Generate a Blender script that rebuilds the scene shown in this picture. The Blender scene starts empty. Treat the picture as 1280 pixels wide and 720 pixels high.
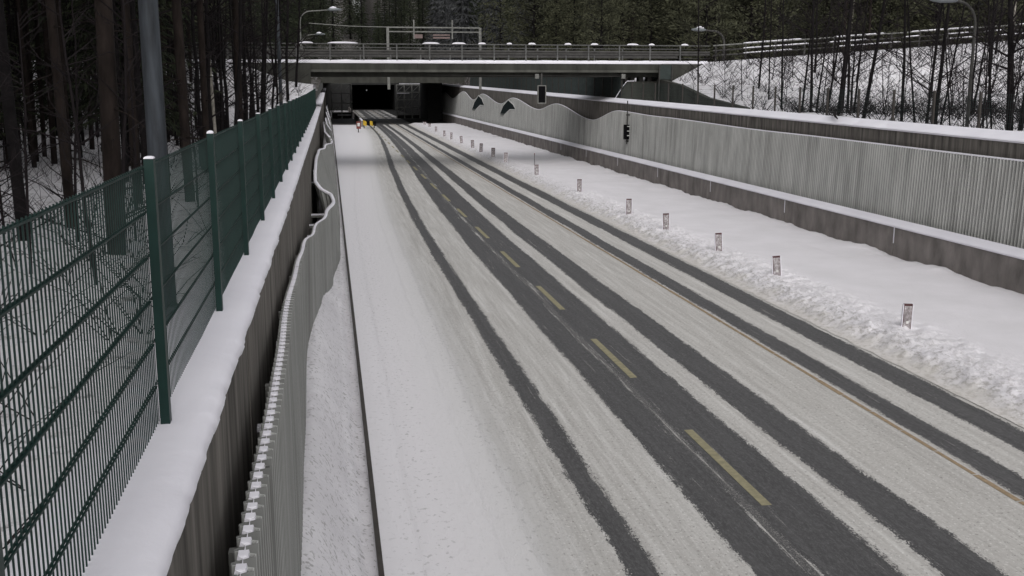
import bpy, bmesh, math, random
from mathutils import Vector, Matrix, noise
R = math.radians
random.seed(7)
S = bpy.context.scene
COL = S.collection

# ------------------------------------------------------------------ camera
H = 5.5
F_PX, VX, VY = 1314.0, 410.0, 106.0
pitch = math.atan((360 - VY) / F_PX)
yaw = math.atan((640 - VX) / math.hypot(F_PX, 360 - VY))
cd = bpy.data.cameras.new('camera')
cd.sensor_width = 36.0
cd.lens = 36.0 * F_PX / 1280.0
cd.clip_start = 0.1
cd.clip_end = 3000
cam = bpy.data.objects.new('camera', cd)
COL.objects.link(cam)
cam.location = (0, 0, H)
cam.rotation_euler = (math.pi / 2 - pitch, 0, -yaw)
S.camera = cam

# ------------------------------------------------------------------ world, sun, exposure
W = bpy.data.worlds.new('World')
S.world = W
W.use_nodes = True
wn = W.node_tree.nodes
wl = W.node_tree.links
for n in list(wn):
    wn.remove(n)
SUN_EL, SUN_ROT = R(42), R(183)
sky = wn.new('ShaderNodeTexSky')
sky.sky_type = 'NISHITA'
sky.sun_disc = False
sky.sun_elevation = SUN_EL
sky.sun_rotation = SUN_ROT
sky.dust_density = 4.0
sky.air_density = 1.2
hs = wn.new('ShaderNodeHueSaturation')
hs.inputs['Saturation'].default_value = 0.12
bg = wn.new('ShaderNodeBackground')
bg.inputs['Strength'].default_value = 0.10
wo = wn.new('ShaderNodeOutputWorld')
wl.new(sky.outputs[0], hs.inputs['Color'])
wl.new(hs.outputs[0], bg.inputs[0])
wl.new(bg.outputs[0], wo.inputs[0])
sd = bpy.data.lights.new('sun', 'SUN')
sd.energy = 0.6
sd.angle = R(90)
sd.color = (1.0, 0.97, 0.94)
sun = bpy.data.objects.new('sun', sd)
COL.objects.link(sun)
sdir = Vector((math.sin(SUN_ROT) * math.cos(SUN_EL), math.cos(SUN_ROT) * math.cos(SUN_EL), math.sin(SUN_EL)))
sun.rotation_euler = sdir.to_track_quat('Z', 'Y').to_euler()
sun.location = (0, -20, 60)
S.view_settings.view_transform = 'Standard'
S.view_settings.look = 'None'
S.view_settings.gamma = 1
S.view_settings.use_curve_mapping = False
S.view_settings.exposure = 0.38


# ------------------------------------------------------------------ helpers
def pix_ray(x, y):
    m = cam.rotation_euler.to_matrix()
    return m @ Vector((x - 640, 360 - y, -F_PX))


def at_z(x, y, z):
    d = pix_ray(x, y)
    return Vector((0, 0, H)) + d * ((z - H) / d.z)


def at_x(x, y, X):
    d = pix_ray(x, y)
    return Vector((0, 0, H)) + d * (X / d.x)


def at_y(x, y, Y):
    d = pix_ray(x, y)
    return Vector((0, 0, H)) + d * (Y / d.y)


def ss(a, b, t):
    t = max(0, min(1, (t - a) / (b - a)))
    return t * t * (3 - 2 * t)


def interp(pts, t):
    if t <= pts[0][0]:
        return pts[0][1:]
    for a, b in zip(pts, pts[1:]):
        if t <= b[0]:
            k = (t - a[0]) / (b[0] - a[0])
            return tuple(u + (v - u) * k for u, v in zip(a[1:], b[1:]))
    return pts[-1][1:]


def interp_s(pts, t):
    if t <= pts[0][0]:
        return pts[0][1:]
    for a, b in zip(pts, pts[1:]):
        if t <= b[0]:
            k = (t - a[0]) / (b[0] - a[0])
            k = k * k * (3 - 2 * k)
            return tuple(u + (v - u) * k for u, v in zip(a[1:], b[1:]))
    return pts[-1][1:]


class MB:
    def __init__(self):
        self.v, self.f = [], []

    def quad(self, a, b, c, d):
        n = len(self.v)
        self.v += [tuple(a), tuple(b), tuple(c), tuple(d)]
        self.f.append((n, n + 1, n + 2, n + 3))

    def tri(self, a, b, c):
        n = len(self.v)
        self.v += [tuple(a), tuple(b), tuple(c)]
        self.f.append((n, n + 1, n + 2))

    def box(self, x0, x1, y0, y1, z0, z1):
        n = len(self.v)
        self.v += [(x0, y0, z0), (x1, y0, z0), (x1, y1, z0), (x0, y1, z0), (x0, y0, z1), (x1, y0, z1), (x1, y1, z1), (x0, y1, z1)]
        self.f += [tuple(n + i for i in q) for q in ((0, 3, 2, 1), (4, 5, 6, 7), (0, 1, 5, 4), (1, 2, 6, 5), (2, 3, 7, 6), (3, 0, 4, 7))]

    def bar(self, a, b, w, h=None):
        """square section bar from a to b"""
        h = h or w
        a, b = Vector(a), Vector(b)
        d = (b - a).normalized()
        up = Vector((0, 0, 1)) if abs(d.z) < .95 else Vector((0, 1, 0))
        s = d.cross(up).normalized()
        u = s.cross(d)
        n = len(self.v)
        for p in (a, b):
            for i, j in ((-1, -1), (1, -1), (1, 1), (-1, 1)):
                self.v.append(tuple(p + s * (i * w / 2) + u * (j * h / 2)))
        self.f += [tuple(n + i for i in q) for q in ((0, 1, 2, 3), (7, 6, 5, 4), (0, 4, 5, 1), (1, 5, 6, 2), (2, 6, 7, 3), (3, 7, 4, 0))]

    def tube(self, pts, rad, n=8):
        """tapered tube through points; rad number or list"""
        pts = [Vector(p) for p in pts]
        rs = rad if isinstance(rad, (list, tuple)) else [rad] * len(pts)
        base = len(self.v)
        for i, p in enumerate(pts):
            d = (pts[min(i + 1, len(pts) - 1)] - pts[max(i - 1, 0)]).normalized()
            up = Vector((0, 0, 1)) if abs(d.z) < .9 else Vector((1, 0, 0))
            s = d.cross(up).normalized()
            u = s.cross(d)
            for k in range(n):
                a = 2 * math.pi * k / n
                self.v.append(tuple(p + (s * math.cos(a) + u * math.sin(a)) * rs[i]))
        for i in range(len(pts) - 1):
            for k in range(n):
                a, b = base + i * n + k, base + i * n + (k + 1) % n
                self.f.append((a, b, b + n, a + n))
        self.f.append(tuple(base + k for k in reversed(range(n))))
        self.f.append(tuple(base + (len(pts) - 1) * n + k for k in range(n)))

    def grid(self, xs, ys, fn, skip=None):
        n = len(self.v)
        nx = len(xs)
        for y in ys:
            for x in xs:
                self.v.append(fn(x, y))
        for j in range(len(ys) - 1):
            for i in range(nx - 1):
                if skip and skip((xs[i] + xs[i + 1]) / 2, (ys[j] + ys[j + 1]) / 2):
                    continue
                a = n + j * nx + i
                self.f.append((a, a + 1, a + 1 + nx, a + nx))

    def strip(self, rows):
        """rows: list of equally long point lists -> sheet"""
        n = len(self.v)
        k = len(rows[0])
        for r in rows:
            self.v += [tuple(p) for p in r]
        for j in range(len(rows) - 1):
            for i in range(k - 1):
                a = n + j * k + i
                self.f.append((a, a + 1, a + 1 + k, a + k))

    def poly(self, pts, off):
        """closed outline extruded by vector off"""
        n = len(self.v)
        k = len(pts)
        off = Vector(off)
        self.v += [tuple(p) for p in pts] + [tuple(Vector(p) + off) for p in pts]
        self.f.append(tuple(n + i for i in range(k)))
        self.f.append(tuple(n + k + i for i in reversed(range(k))))
        for i in range(k):
            j = (i + 1) % k
            self.f.append((n + i, n + k + i, n + k + j, n + j))

    def mesh(self, name, mat, smooth=False):
        me = bpy.data.meshes.new(name)
        me.from_pydata(self.v, [], self.f)
        me.materials.append(mat)
        if smooth:
            me.polygons.foreach_set('use_smooth', [True] * len(me.polygons))
        me.update()
        return me

    def build(self, name, mat, parent=None, smooth=False, kind=None):
        o = bpy.data.objects.new(name, self.mesh(name, mat, smooth))
        COL.objects.link(o)
        if parent:
            o.parent = parent
        if kind:
            o['kind'] = kind
        return o


def tag(o, label, cat, group=None, kind=None):
    o['label'] = label
    o['category'] = cat
    if group:
        o['group'] = group
    if kind:
        o['kind'] = kind
    return o


def empty(name, loc, label, cat, group=None, rz=0):
    o = bpy.data.objects.new(name, None)
    COL.objects.link(o)
    o.location = loc
    o.rotation_euler = (0, 0, rz)
    return tag(o, label, cat, group)


def at_world(o):
    """children of a thing whose meshes are written in world coordinates"""
    for c in o.children:
        c.location = c.location - o.location
    return o


def copy_tree(o, parent=None):
    c = o.copy()
    COL.objects.link(c)
    c.parent = parent
    for ch in list(o.children):
        copy_tree(ch, c)
    return c


# ------------------------------------------------------------------ materials
def new_mat(name):
    m = bpy.data.materials.new(name)
    m.use_nodes = True
    nt = m.node_tree
    b = nt.nodes['Principled BSDF']
    return m, nt, b


def nd(nt, t, **kw):
    n = nt.nodes.new(t)
    for k, v in kw.items():
        setattr(n, k, v)
    return n


def math_n(nt, op, a, b=None, c=None, clamp=False):
    n = nt.nodes.new('ShaderNodeMath')
    n.operation = op
    n.use_clamp = clamp
    for i, v in enumerate((a, b, c)):
        if v is None:
            continue
        if isinstance(v, (int, float)):
            n.inputs[i].default_value = v
        else:
            nt.links.new(v, n.inputs[i])
    return n.outputs[0]


def ramp(nt, fac, stops, interp_='LINEAR'):
    n = nt.nodes.new('ShaderNodeValToRGB')
    cr = n.color_ramp
    cr.interpolation = interp_
    while len(cr.elements) < len(stops):
        cr.elements.new(0.5)
    for e, (p, c) in zip(cr.elements, stops):
        e.position = p
        e.color = (c, c, c, 1) if isinstance(c, (int, float)) else (*c, 1)
    nt.links.new(fac, n.inputs[0])
    return n.outputs[0]


def mixc(nt, fac, a, b):
    n = nt.nodes.new('ShaderNodeMix')
    n.data_type = 'RGBA'
    for i, v in ((0, fac), (6, a), (7, b)):
        if isinstance(v, (int, float)):
            n.inputs[i].default_value = v
        elif isinstance(v, tuple):
            n.inputs[i].default_value = (*v, 1)
        else:
            nt.links.new(v, n.inputs[i])
    return n.outputs[2]


def pos(nt, scale=(1, 1, 1)):
    g = nd(nt, 'ShaderNodeNewGeometry')
    mp = nd(nt, 'ShaderNodeMapping')
    mp.inputs['Scale'].default_value = scale
    nt.links.new(g.outputs['Position'], mp.inputs['Vector'])
    return mp.outputs[0]


def objco(nt, scale=(1, 1, 1)):
    g = nd(nt, 'ShaderNodeTexCoord')
    mp = nd(nt, 'ShaderNodeMapping')
    mp.inputs['Scale'].default_value = scale
    nt.links.new(g.outputs['Object'], mp.inputs['Vector'])
    return mp.outputs[0]


def noise_n(nt, vec, scale, detail=4, rough=.55):
    n = nd(nt, 'ShaderNodeTexNoise')
    n.inputs['Scale'].default_value = scale
    n.inputs['Detail'].default_value = detail
    n.inputs['Roughness'].default_value = rough
    nt.links.new(vec, n.inputs['Vector'])
    return n.outputs[0]


def bump(nt, b, hgt, strength, dist=.05):
    n = nd(nt, 'ShaderNodeBump')
    n.inputs['Strength'].default_value = strength
    n.inputs['Distance'].default_value = dist
    nt.links.new(hgt, n.inputs['Height'])
    nt.links.new(n.outputs[0], b.inputs['Normal'])


def simple(name, col, rough=.7, metal=0., var=.25, scale=3., bmp=0., stretch=(1, 1, 1), use_obj=False):
    m, nt, b = new_mat(name)
    v = objco(nt, stretch) if use_obj else pos(nt, stretch)
    n = noise_n(nt, v, scale, 5, .6)
    lo = tuple(c * (1 - var) for c in col)
    hi = tuple(min(1, c * (1 + var)) for c in col)
    c = ramp(nt, n, [(.3, lo), (.7, hi)])
    nt.links.new(c, b.inputs['Base Color'])
    b.inputs['Roughness'].default_value = rough
    b.inputs['Metallic'].default_value = metal
    b.inputs['Specular IOR Level'].default_value = .12 if rough > .85 else .28
    if bmp:
        bump(nt, b, n, bmp)
    return m


def snow_mat(name, a, c_, rough=.75, speck=None, bscale=6., bs=.25, speck_scale=9.):
    m, nt, b = new_mat(name)
    v = pos(nt)
    n1 = noise_n(nt, v, .6, 4)
    n2 = noise_n(nt, v, bscale, 6, .65)
    col = ramp(nt, n1, [(.3, a), (.7, c_)])
    if speck:
        n3 = noise_n(nt, v, speck_scale, 3, .6)
        k = ramp(nt, n3, [(speck[1], 0.), (speck[1] + .05, 1.)])
        col = mixc(nt, k, col, speck[0])
    nt.links.new(col, b.inputs['Base Color'])
    b.inputs['Roughness'].default_value = rough
    b.inputs['Specular IOR Level'].default_value = .2
    bump(nt, b, n2, bs, .06)
    return m


M = {}
M['snow'] = snow_mat('snow', (.745, .728, .79), (.825, .808, .865), bscale=8, bs=.16)
def bank_mat():
    m = snow_mat('ploughed_snow', (.72, .70, .725), (.80, .775, .81), bscale=22, bs=.5)
    nt = m.node_tree
    b = nt.nodes['Principled BSDF']
    src = b.inputs['Base Color'].links[0].from_socket
    g = nd(nt, 'ShaderNodeNewGeometry')
    sx = nd(nt, 'ShaderNodeSeparateXYZ')
    nt.links.new(g.outputs['Position'], sx.inputs[0])
    wob = math_n(nt, 'MULTIPLY_ADD', noise_n(nt, pos(nt), 1.3, 4), 1.2, -.6)
    xx = math_n(nt, 'ADD', sx.outputs[0], wob)
    near = ramp(nt, math_n(nt, 'MULTIPLY_ADD', xx, .25, -2.7), [(.0, 1.), (.18, 1.), (.52, 0.)])
    gr = noise_n(nt, pos(nt, (1, .7, 1.2)), 9, 6, .75)
    k = math_n(nt, 'MULTIPLY', ramp(nt, gr, [(.48, 0.), (.60, .8)]), near)
    c = mixc(nt, k, src, (.33, .31, .30))
    edge = ramp(nt, math_n(nt, 'MULTIPLY_ADD', xx, .25, -2.7), [(.0, 1.), (.10, .8), (.22, 0.)])
    c = mixc(nt, math_n(nt, 'MULTIPLY', edge, .75), c, (.58, .55, .50))
    nt.links.new(c, b.inputs['Base Color'])
    return m


M['snow_bank'] = bank_mat() if True else snow_mat('ploughed_snow', (.70, .68, .705), (.80, .775, .81), bscale=22, bs=.45)
M['snow_left'] = snow_mat('trodden_snow', (.68, .66, .69), (.79, .77, .80), speck=((.47, .455, .465), .575), bscale=18, bs=.6, speck_scale=13)
M['concrete'] = simple('stained_concrete', (.145, .134, .122), .9, var=.55, scale=2.6, bmp=.15, stretch=(1, 2.2, .22))
M['concrete_para'] = simple('parapet_concrete', (.205, .188, .178), .9, var=.35, scale=1.6, bmp=.15, stretch=(1, 1, .5))
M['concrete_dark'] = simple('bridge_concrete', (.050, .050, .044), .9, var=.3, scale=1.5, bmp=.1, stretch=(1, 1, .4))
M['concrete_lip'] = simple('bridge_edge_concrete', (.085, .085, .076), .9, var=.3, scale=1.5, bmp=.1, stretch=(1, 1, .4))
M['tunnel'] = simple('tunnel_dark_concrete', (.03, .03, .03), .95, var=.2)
def panel_mat(name, col, var, groove_shade):
    m = simple(name, col, .6, var=var, scale=1.2, stretch=(1, 2.2, .35))
    nt = m.node_tree
    b = nt.nodes['Principled BSDF']
    src = b.inputs['Base Color'].links[0].from_socket
    g = nd(nt, 'ShaderNodeNewGeometry')
    sx = nd(nt, 'ShaderNodeSeparateXYZ')
    nt.links.new(g.outputs['Position'], sx.inputs[0])
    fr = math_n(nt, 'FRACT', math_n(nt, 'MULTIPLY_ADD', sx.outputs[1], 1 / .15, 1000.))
    k = math_n(nt, 'MULTIPLY', math_n(nt, 'GREATER_THAN', fr, .5), groove_shade)  # dark stripe painted along each rib valley as its shade
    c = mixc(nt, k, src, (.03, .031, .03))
    jn = math_n(nt, 'LESS_THAN', math_n(nt, 'FRACT', math_n(nt, 'MULTIPLY_ADD', sx.outputs[1], 1 / 3.0, 100.)), .012)
    c = mixc(nt, math_n(nt, 'MULTIPLY', jn, .7), c, (.04, .04, .04))
    st = noise_n(nt, pos(nt, (1, 1.5, .12)), 1.1, 5, .65)
    c = mixc(nt, ramp(nt, st, [(.5, 0.), (.72, .5)]), c, (.09, .088, .08))
    nt.links.new(c, b.inputs['Base Color'])
    return m


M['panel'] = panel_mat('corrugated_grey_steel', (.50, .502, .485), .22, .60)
M['panel_darker'] = panel_mat('darker_corrugated_grey_steel', (.44, .445, .43), .25, .62)  # same steel with a slightly darker base colour
M['fin'] = simple('dark_fin_plate', (.006, .013, .014), .95, var=.2)
M['green'] = simple('dark_green_paint', (.005, .024, .020), .45, var=.2, scale=6)
M['green_wire'] = simple('dark_green_wire', (.006, .022, .019), .5, var=.2, scale=6)
M['galv'] = simple('galvanised_steel', (.20, .215, .225), .5, metal=.5, var=.3, scale=1.3, stretch=(1, 1, .25))
M['pole_blue'] = simple('weathered_blue_grey_steel', (.034, .039, .046), .65, metal=.0, var=.6, scale=1.6, stretch=(7, 7, .8))
M['steel_dark'] = simple('dark_steel', (.055, .053, .05), .6, metal=.2, var=.3)
M['steel_mid'] = simple('grey_steel', (.17, .17, .16), .55, metal=.3, var=.25)
M['rail_steel'] = simple('weathered_rail_steel', (.10, .10, .098), .6, metal=.2, var=.25)
M['black'] = simple('black_housing', (.004, .004, .005), .9, var=.2)
M['white_paint'] = simple('white_painted_metal', (.62, .62, .60), .5, var=.1)
M['yellow'] = simple('yellow_paint', (.55, .36, .03), .6, var=.2)
M['red'] = simple('faded_red_paint', (.16, .045, .038), .6, var=.2)
M['faded_pink'] = simple('faded_pink_board', (.17, .125, .12), .7, var=.2)
M['fence_far'] = simple('grey_green_fence_slats', (.032, .042, .040), .7, var=.2)
M['pale_steel'] = simple('pale_grey_steel', (.21, .21, .20), .6, var=.25)
M['board'] = simple('dull_red_brown_board', (.085, .040, .042), .7, var=.3, scale=8)
M['rail_dark'] = simple('bare_dark_rail', (.045, .04, .036), .7, var=.25, scale=4)
M['line_yellow'] = simple('worn_yellow_marking', (.28, .255, .165), .8, var=.22, scale=9)
M['line_orange'] = simple('worn_orange_marking', (.30, .225, .145), .8, var=.25, scale=9)
M['bark_pine'] = simple('pine_bark', (.019, .0145, .0128), .95, var=.6, scale=5, bmp=.5, stretch=(1, 1, .3), use_obj=True)
M['bark_dark'] = simple('dark_bark', (.011, .0095, .010), .95, var=.4, scale=6, use_obj=True)
M['bark_birch'] = simple('birch_bark', (.26, .24, .21), .9, var=.6, scale=7, stretch=(1, 1, .5), use_obj=True)
M['twig'] = simple('dark_twigs', (.016, .013, .014), .95, var=.3, scale=6, use_obj=True)


def needle_mat(name, a, b_):
    m, nt, b = new_mat(name)
    oi = nd(nt, 'ShaderNodeObjectInfo')
    n = noise_n(nt, objco(nt), 1.1, 3)
    c = ramp(nt, n, [(.32, a), (.68, b_)])
    h = nd(nt, 'ShaderNodeHueSaturation')
    h.inputs['Hue'].default_value = .5
    v = math_n(nt, 'MULTIPLY_ADD', oi.outputs['Random'], .6, .7)
    nt.links.new(v, h.inputs['Value'])
    nt.links.new(c, h.inputs['Color'])
    nt.links.new(h.outputs[0], b.inputs['Base Color'])
    b.inputs['Roughness'].default_value = .8
    b.inputs['Specular IOR Level'].default_value = .15
    return m


M['needles_pine'] = needle_mat('pine_needles', (.034, .036, .023), (.076, .078, .047))
M['needles_spruce'] = needle_mat('spruce_needles', (.016, .020, .013), (.036, .042, .024))
M['needles_haze'] = needle_mat('haze_toned_needles', (.024, .025, .028), (.050, .051, .052))  # lighter bluish tone paints distance haze into the needles


def terrain_mat():
    m, nt, b = new_mat('forest_floor_snow')
    v = pos(nt)
    n1 = noise_n(nt, v, .35, 5, .6)
    n2 = noise_n(nt, v, 2.3, 6, .7)
    n3 = noise_n(nt, pos(nt, (1, 1, .5)), 5.5, 4, .7)
    col = ramp(nt, n1, [(.3, (.62, .605, .63)), (.7, (.80, .78, .815))])
    k = ramp(nt, n2, [(.52, 0.), (.62, .75)])
    k2 = ramp(nt, n3, [(.50, 0.), (.58, 1.)])
    kk = math_n(nt, 'MULTIPLY', k, k2, clamp=True)
    col = mixc(nt, kk, col, (.06, .05, .045))
    g = nd(nt, 'ShaderNodeNewGeometry')
    sp = nd(nt, 'ShaderNodeSeparateXYZ')
    nt.links.new(g.outputs['Position'], sp.inputs[0])
    deep = nd(nt, 'ShaderNodeMapRange')
    deep.inputs['From Min'].default_value = 84
    deep.inputs['From Max'].default_value = 96
    nt.links.new(sp.outputs[1], deep.inputs['Value'])
    litter = math_n(nt, 'MULTIPLY', deep.outputs[0], ramp(nt, n2, [(.35, .6), (.5, 1.)]))
    col = mixc(nt, litter, col, (.035, .03, .024))
    nt.links.new(col, b.inputs['Base Color'])
    b.inputs['Roughness'].default_value = .85
    b.inputs['Specular IOR Level'].default_value = .15
    bump(nt, b, n2, .5, .15)
    return m


M['terrain'] = terrain_mat()


def road_mat():
    m, nt, b = new_mat('wet_asphalt_with_snow_ruts')
    g = nd(nt, 'ShaderNodeNewGeometry')
    sx = nd(nt, 'ShaderNodeSeparateXYZ')
    nt.links.new(g.outputs['Position'], sx.inputs[0])
    X, Y = sx.outputs[0], sx.outputs[1]
    P = g.outputs['Position']
    # tyre ruts drift right near the tunnel
    t = nd(nt, 'ShaderNodeMapRange', interpolation_type='SMOOTHSTEP')
    t.inputs['From Min'].default_value = 32
    t.inputs['From Max'].default_value = 135
    t.inputs['To Max'].default_value = 2.2
    nt.links.new(Y, t.inputs['Value'])
    w = nd(nt, 'ShaderNodeMapRange')
    w.inputs['From Min'].default_value = 5.2
    w.inputs['From Max'].default_value = 9.5
    w.inputs['To Min'].default_value = 1
    w.inputs['To Max'].default_value = 0
    nt.links.new(X, w.inputs['Value'])
    sh = math_n(nt, 'MULTIPLY', t.outputs[0], w.outputs[0])
    nA = noise_n(nt, pos(nt, (.6, .2, 1)), 1.0, 4)
    nB = noise_n(nt, pos(nt, (3.2, .8, 1)), 1.5, 5, .7)
    nC = noise_n(nt, pos(nt, (1, .5, 1)), 9, 5, .75)
    nE = noise_n(nt, pos(nt, (1, .55, 1)), 42, 3, .7)
    d = math_n(nt, 'MULTIPLY_ADD', nA, .18, -.09)
    d = math_n(nt, 'ADD', d, math_n(nt, 'MULTIPLY_ADD', nB, .13, -.065))
    d = math_n(nt, 'ADD', d, math_n(nt, 'MULTIPLY_ADD', nC, .24, -.12))
    d = math_n(nt, 'ADD', d, math_n(nt, 'MULTIPLY_ADD', nE, .26, -.13))
    xs_ = math_n(nt, 'ADD', math_n(nt, 'SUBTRACT', X, sh), d)
    fac = math_n(nt, 'DIVIDE', xs_, 12.5)
    e = .045
    st = [(0, 0.)]
    for a, c in ((3.2, 3.58), (4.62, 5.22), (5.42, 6.3), (6.76, 7.46), (9.1, 9.60), (10.27, 10.92)):
        lo = .60 if abs(a - 5.42) < .01 else 0.
        hi = .60 if abs(c - 5.22) < .01 else 0.
        st += [((a - e) / 12.5, lo), ((a + e) / 12.5, 1.), ((c - e) / 12.5, 1.), ((c + e) / 12.5, hi)]
    mask = ramp(nt, fac, st)
    nf = noise_n(nt, pos(nt, (1, .6, 1)), 55, 4, .8)
    thr = math_n(nt, 'MULTIPLY_ADD', nf, 1.6, -.8)
    mask = math_n(nt, 'ADD', mask, math_n(nt, 'MULTIPLY', thr, .8))
    nS = noise_n(nt, pos(nt, (4.5, .14, 1)), 1.9, 6, .75)
    mask = math_n(nt, 'SUBTRACT', mask, ramp(nt, nS, [(.52, 0.), (.70, .62)]))
    mask = ramp(nt, mask, [(.36, 0.), (.62, 1.)])
    # snow tint by lane position
    tint = ramp(nt, fac, [(0, (.78, .765, .80)), (.10, (.77, .75, .775)), (.15, (.735, .72, .735)), (.185, (.66, .648, .65)), (.195, (.60, .588, .58)), (.21, (.66, .648, .64)), (.24, (.61, .597, .58)), (.40, (.63, .617, .60)), (.56, (.62, .605, .585)), (.70, (.57, .555, .535)), (.80, (.62, .605, .585)), (.90, (.61, .597, .575)), (1., (.74, .72, .725))])
    nG = noise_n(nt, pos(nt, (5.5, .22, 1)), 1.6, 6, .7)
    nH = noise_n(nt, pos(nt, (1, .6, 1)), 17, 7, .95)
    gr = math_n(nt, 'ADD', math_n(nt, 'MULTIPLY', nG, .45), math_n(nt, 'MULTIPLY', nH, .55))
    inr = ramp(nt, fac, [(.19, 0.), (.22, 1.), (.87, 1.), (.92, .3)])
    dirt = math_n(nt, 'MULTIPLY', ramp(nt, gr, [(.40, 0.), (.64, .62)]), inr)
    tint = mixc(nt, dirt, tint, (.26, .24, .22))
    nT = noise_n(nt, pos(nt, (3.4, .10, 1)), 1.7, 6, .72)
    tint = mixc(nt, math_n(nt, 'MULTIPLY', ramp(nt, nT, [(.46, 0.), (.66, .55)]), inr), tint, (.36, .345, .33))
    tint = mixc(nt, math_n(nt, 'MULTIPLY', ramp(nt, nT, [(.30, .6), (.44, 0.)]), inr), tint, (.74, .725, .72))
    n9 = noise_n(nt, pos(nt, (1, .7, 1)), 21, 3, .6)
    cl = math_n(nt, 'MULTIPLY', ramp(nt, n9, [(.60, 0.), (.66, .6)]), inr)
    tint = mixc(nt, cl, tint, (.17, .16, .15))
    n10 = noise_n(nt, pos(nt, (1, .7, 1)), 26, 3, .6)
    wl_ = math_n(nt, 'MULTIPLY', ramp(nt, n10, [(.58, 0.), (.66, .6)]), inr)
    tint = mixc(nt, wl_, tint, (.78, .765, .75))
    # flecks in the smooth snow by the rail
    n5 = noise_n(nt, pos(nt, (1, .75, 1)), 12.5, 4, .6)
    band = ramp(nt, fac, [(.03, .0), (.065, .9), (.10, 1.), (.115, .25), (.165, .25), (.175, 1.), (.22, 1.), (.24, .0)])
    fl = math_n(nt, 'MULTIPLY', ramp(nt, n5, [(.575, 0.), (.66, .55)]), band)
    tint = mixc(nt, fl, tint, (.36, .35, .355))
    na = noise_n(nt, P, 60, 3, .8)
    asp = ramp(nt, na, [(.3, (.038, .037, .038)), (.7, (.085, .083, .085))])
    salt = ramp(nt, noise_n(nt, pos(nt, (1, .3, 1)), 26, 6, .85), [(.48, 0.), (.68, .6)])
    asp = mixc(nt, salt, asp, (.22, .215, .22))
    asp = mixc(nt, ramp(nt, nG, [(.42, 0.), (.66, .42)]), asp, (.135, .132, .135))
    # bare asphalt under tunnel roof also paints its shade, snow stripes the light
    yn = math_n(nt, 'ADD', Y, math_n(nt, 'MULTIPLY_ADD', nA, 5., -2.5))
    u1 = math_n(nt, 'GREATER_THAN', yn, 150.5)
    o1 = math_n(nt, 'MULTIPLY', math_n(nt, 'GREATER_THAN', yn, 177.), math_n(nt, 'LESS_THAN', yn, 233.))
    o2 = math_n(nt, 'GREATER_THAN', math_n(nt, 'FRACT', math_n(nt, 'MULTIPLY', math_n(nt, 'SUBTRACT', yn, 183.5), .1)), .3)
    dry = math_n(nt, 'MULTIPLY', u1, math_n(nt, 'SUBTRACT', 1., math_n(nt, 'MULTIPLY', o1, o2)))  # snow-free mask, also the painted shade of the roof
    mask = math_n(nt, 'MAXIMUM', mask, dry)  # bare asphalt together with the painted shade of the roof
    col = mixc(nt, mask, tint, asp)
    nt.links.new(col, b.inputs['Base Color'])
    rg = nd(nt, 'ShaderNodeMapRange')
    rg.inputs['To Min'].default_value = .8
    rg.inputs['To Max'].default_value = .62
    nt.links.new(mask, rg.inputs['Value'])
    nt.links.new(rg.outputs[0], b.inputs['Roughness'])
    b.inputs['Specular IOR Level'].default_value = .3
    rid = ramp(nt, fac, [(.0, .2), (.07, .2), (.076, .55), (.084, .25), (.148, .2), (.154, .5), (.162, .2), (.18, .2), (.19, .9), (.198, .3), (.212, .7), (.222, .2), (.25, .2)])
    rid = math_n(nt, 'MULTIPLY', rid, math_n(nt, 'MULTIPLY_ADD', nB, 1.6, -.1))
    hh = math_n(nt, 'ADD', math_n(nt, 'MULTIPLY', mask, -.55), math_n(nt, 'MULTIPLY', gr, .7))
    hh = math_n(nt, 'ADD', hh, math_n(nt, 'MULTIPLY', rid, 1.3))
    soft = noise_n(nt, pos(nt, (1, .6, 1)), 6, 5, .7)
    hh = math_n(nt, 'ADD', hh, math_n(nt, 'MULTIPLY', soft, .9))
    bump(nt, b, hh, .6, .035)
    return m


M['road'] = road_mat()


def marker_mat():
    m, nt, b = new_mat('snow_plastered_marker_face')
    v = pos(nt, (1, 1, .7))
    n = noise_n(nt, v, 14, 4, .7)
    c = ramp(nt, n, [(.36, (.17, .145, .15)), (.52, (.31, .28, .285)), (.64, (.55, .53, .54))])
    nt.links.new(c, b.inputs['Base Color'])
    b.inputs['Roughness'].default_value = .7
    return m


M['marker'] = marker_mat()

# ------------------------------------------------------------------ terrain
FL = 2.9


def wall_top(y):
    return 3.70 + .0098 * max(y, 0)


def base_h(x, y):
    n = noise.noise(Vector((x * .12, y * .12, 0))) * .35 + noise.noise(Vector((x * .5, y * .5, 3))) * .10
    if x < 8:
        dx = -x
        near = 3.85 + (FL - 3.85) * ss(.95, 1.7, dx)
        near += n * ss(1.2, 3, dx) + .010 * max(dx - 10, 0)
        back = 5.0 + .02 * max(y - 90, 0) + n
    else:
        near = wall_top(y) - .12 + n * ss(19.5, 23, x) + .004 * max(x - 24, 0)
        back = 4.9 + .02 * max(y - 90, 0) + n + .03 * max(x - 25, 0)
    if x < 8:
        crest = interp([(1.2, 5.55), (2.6, 5.75), (4.4, 6.45), (6.8, 6.95)], -x)[0]
    else:
        crest = interp([(21.9, 4.25), (22.2, 5.5), (25, 6.95), (60, 9.4)], x)[0]
    toe = 54 if x > 8 else 58
    if 8 < x < 22 and y > 60:
        return near
    up = ss(toe, 68.3, y)
    h = near + (crest - near) * up
    if y > 78:
        h = crest + (back - crest) * ss(78, 88, y)
    if y > 150:
        h = h + (7.35 - h) * ss(150, 154, y) if -3 < x < 22 else h + (8.2 - h) * ss(150, 175, y)
    if y > 240:
        h += (y - 240) * .20
    if abs(x) > 70:
        h += (abs(x) - 70) * .05
    return h


def frange(a, b, s):
    out = []
    while a < b - 1e-6:
        out.append(a)
        a += s
    return out


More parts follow.
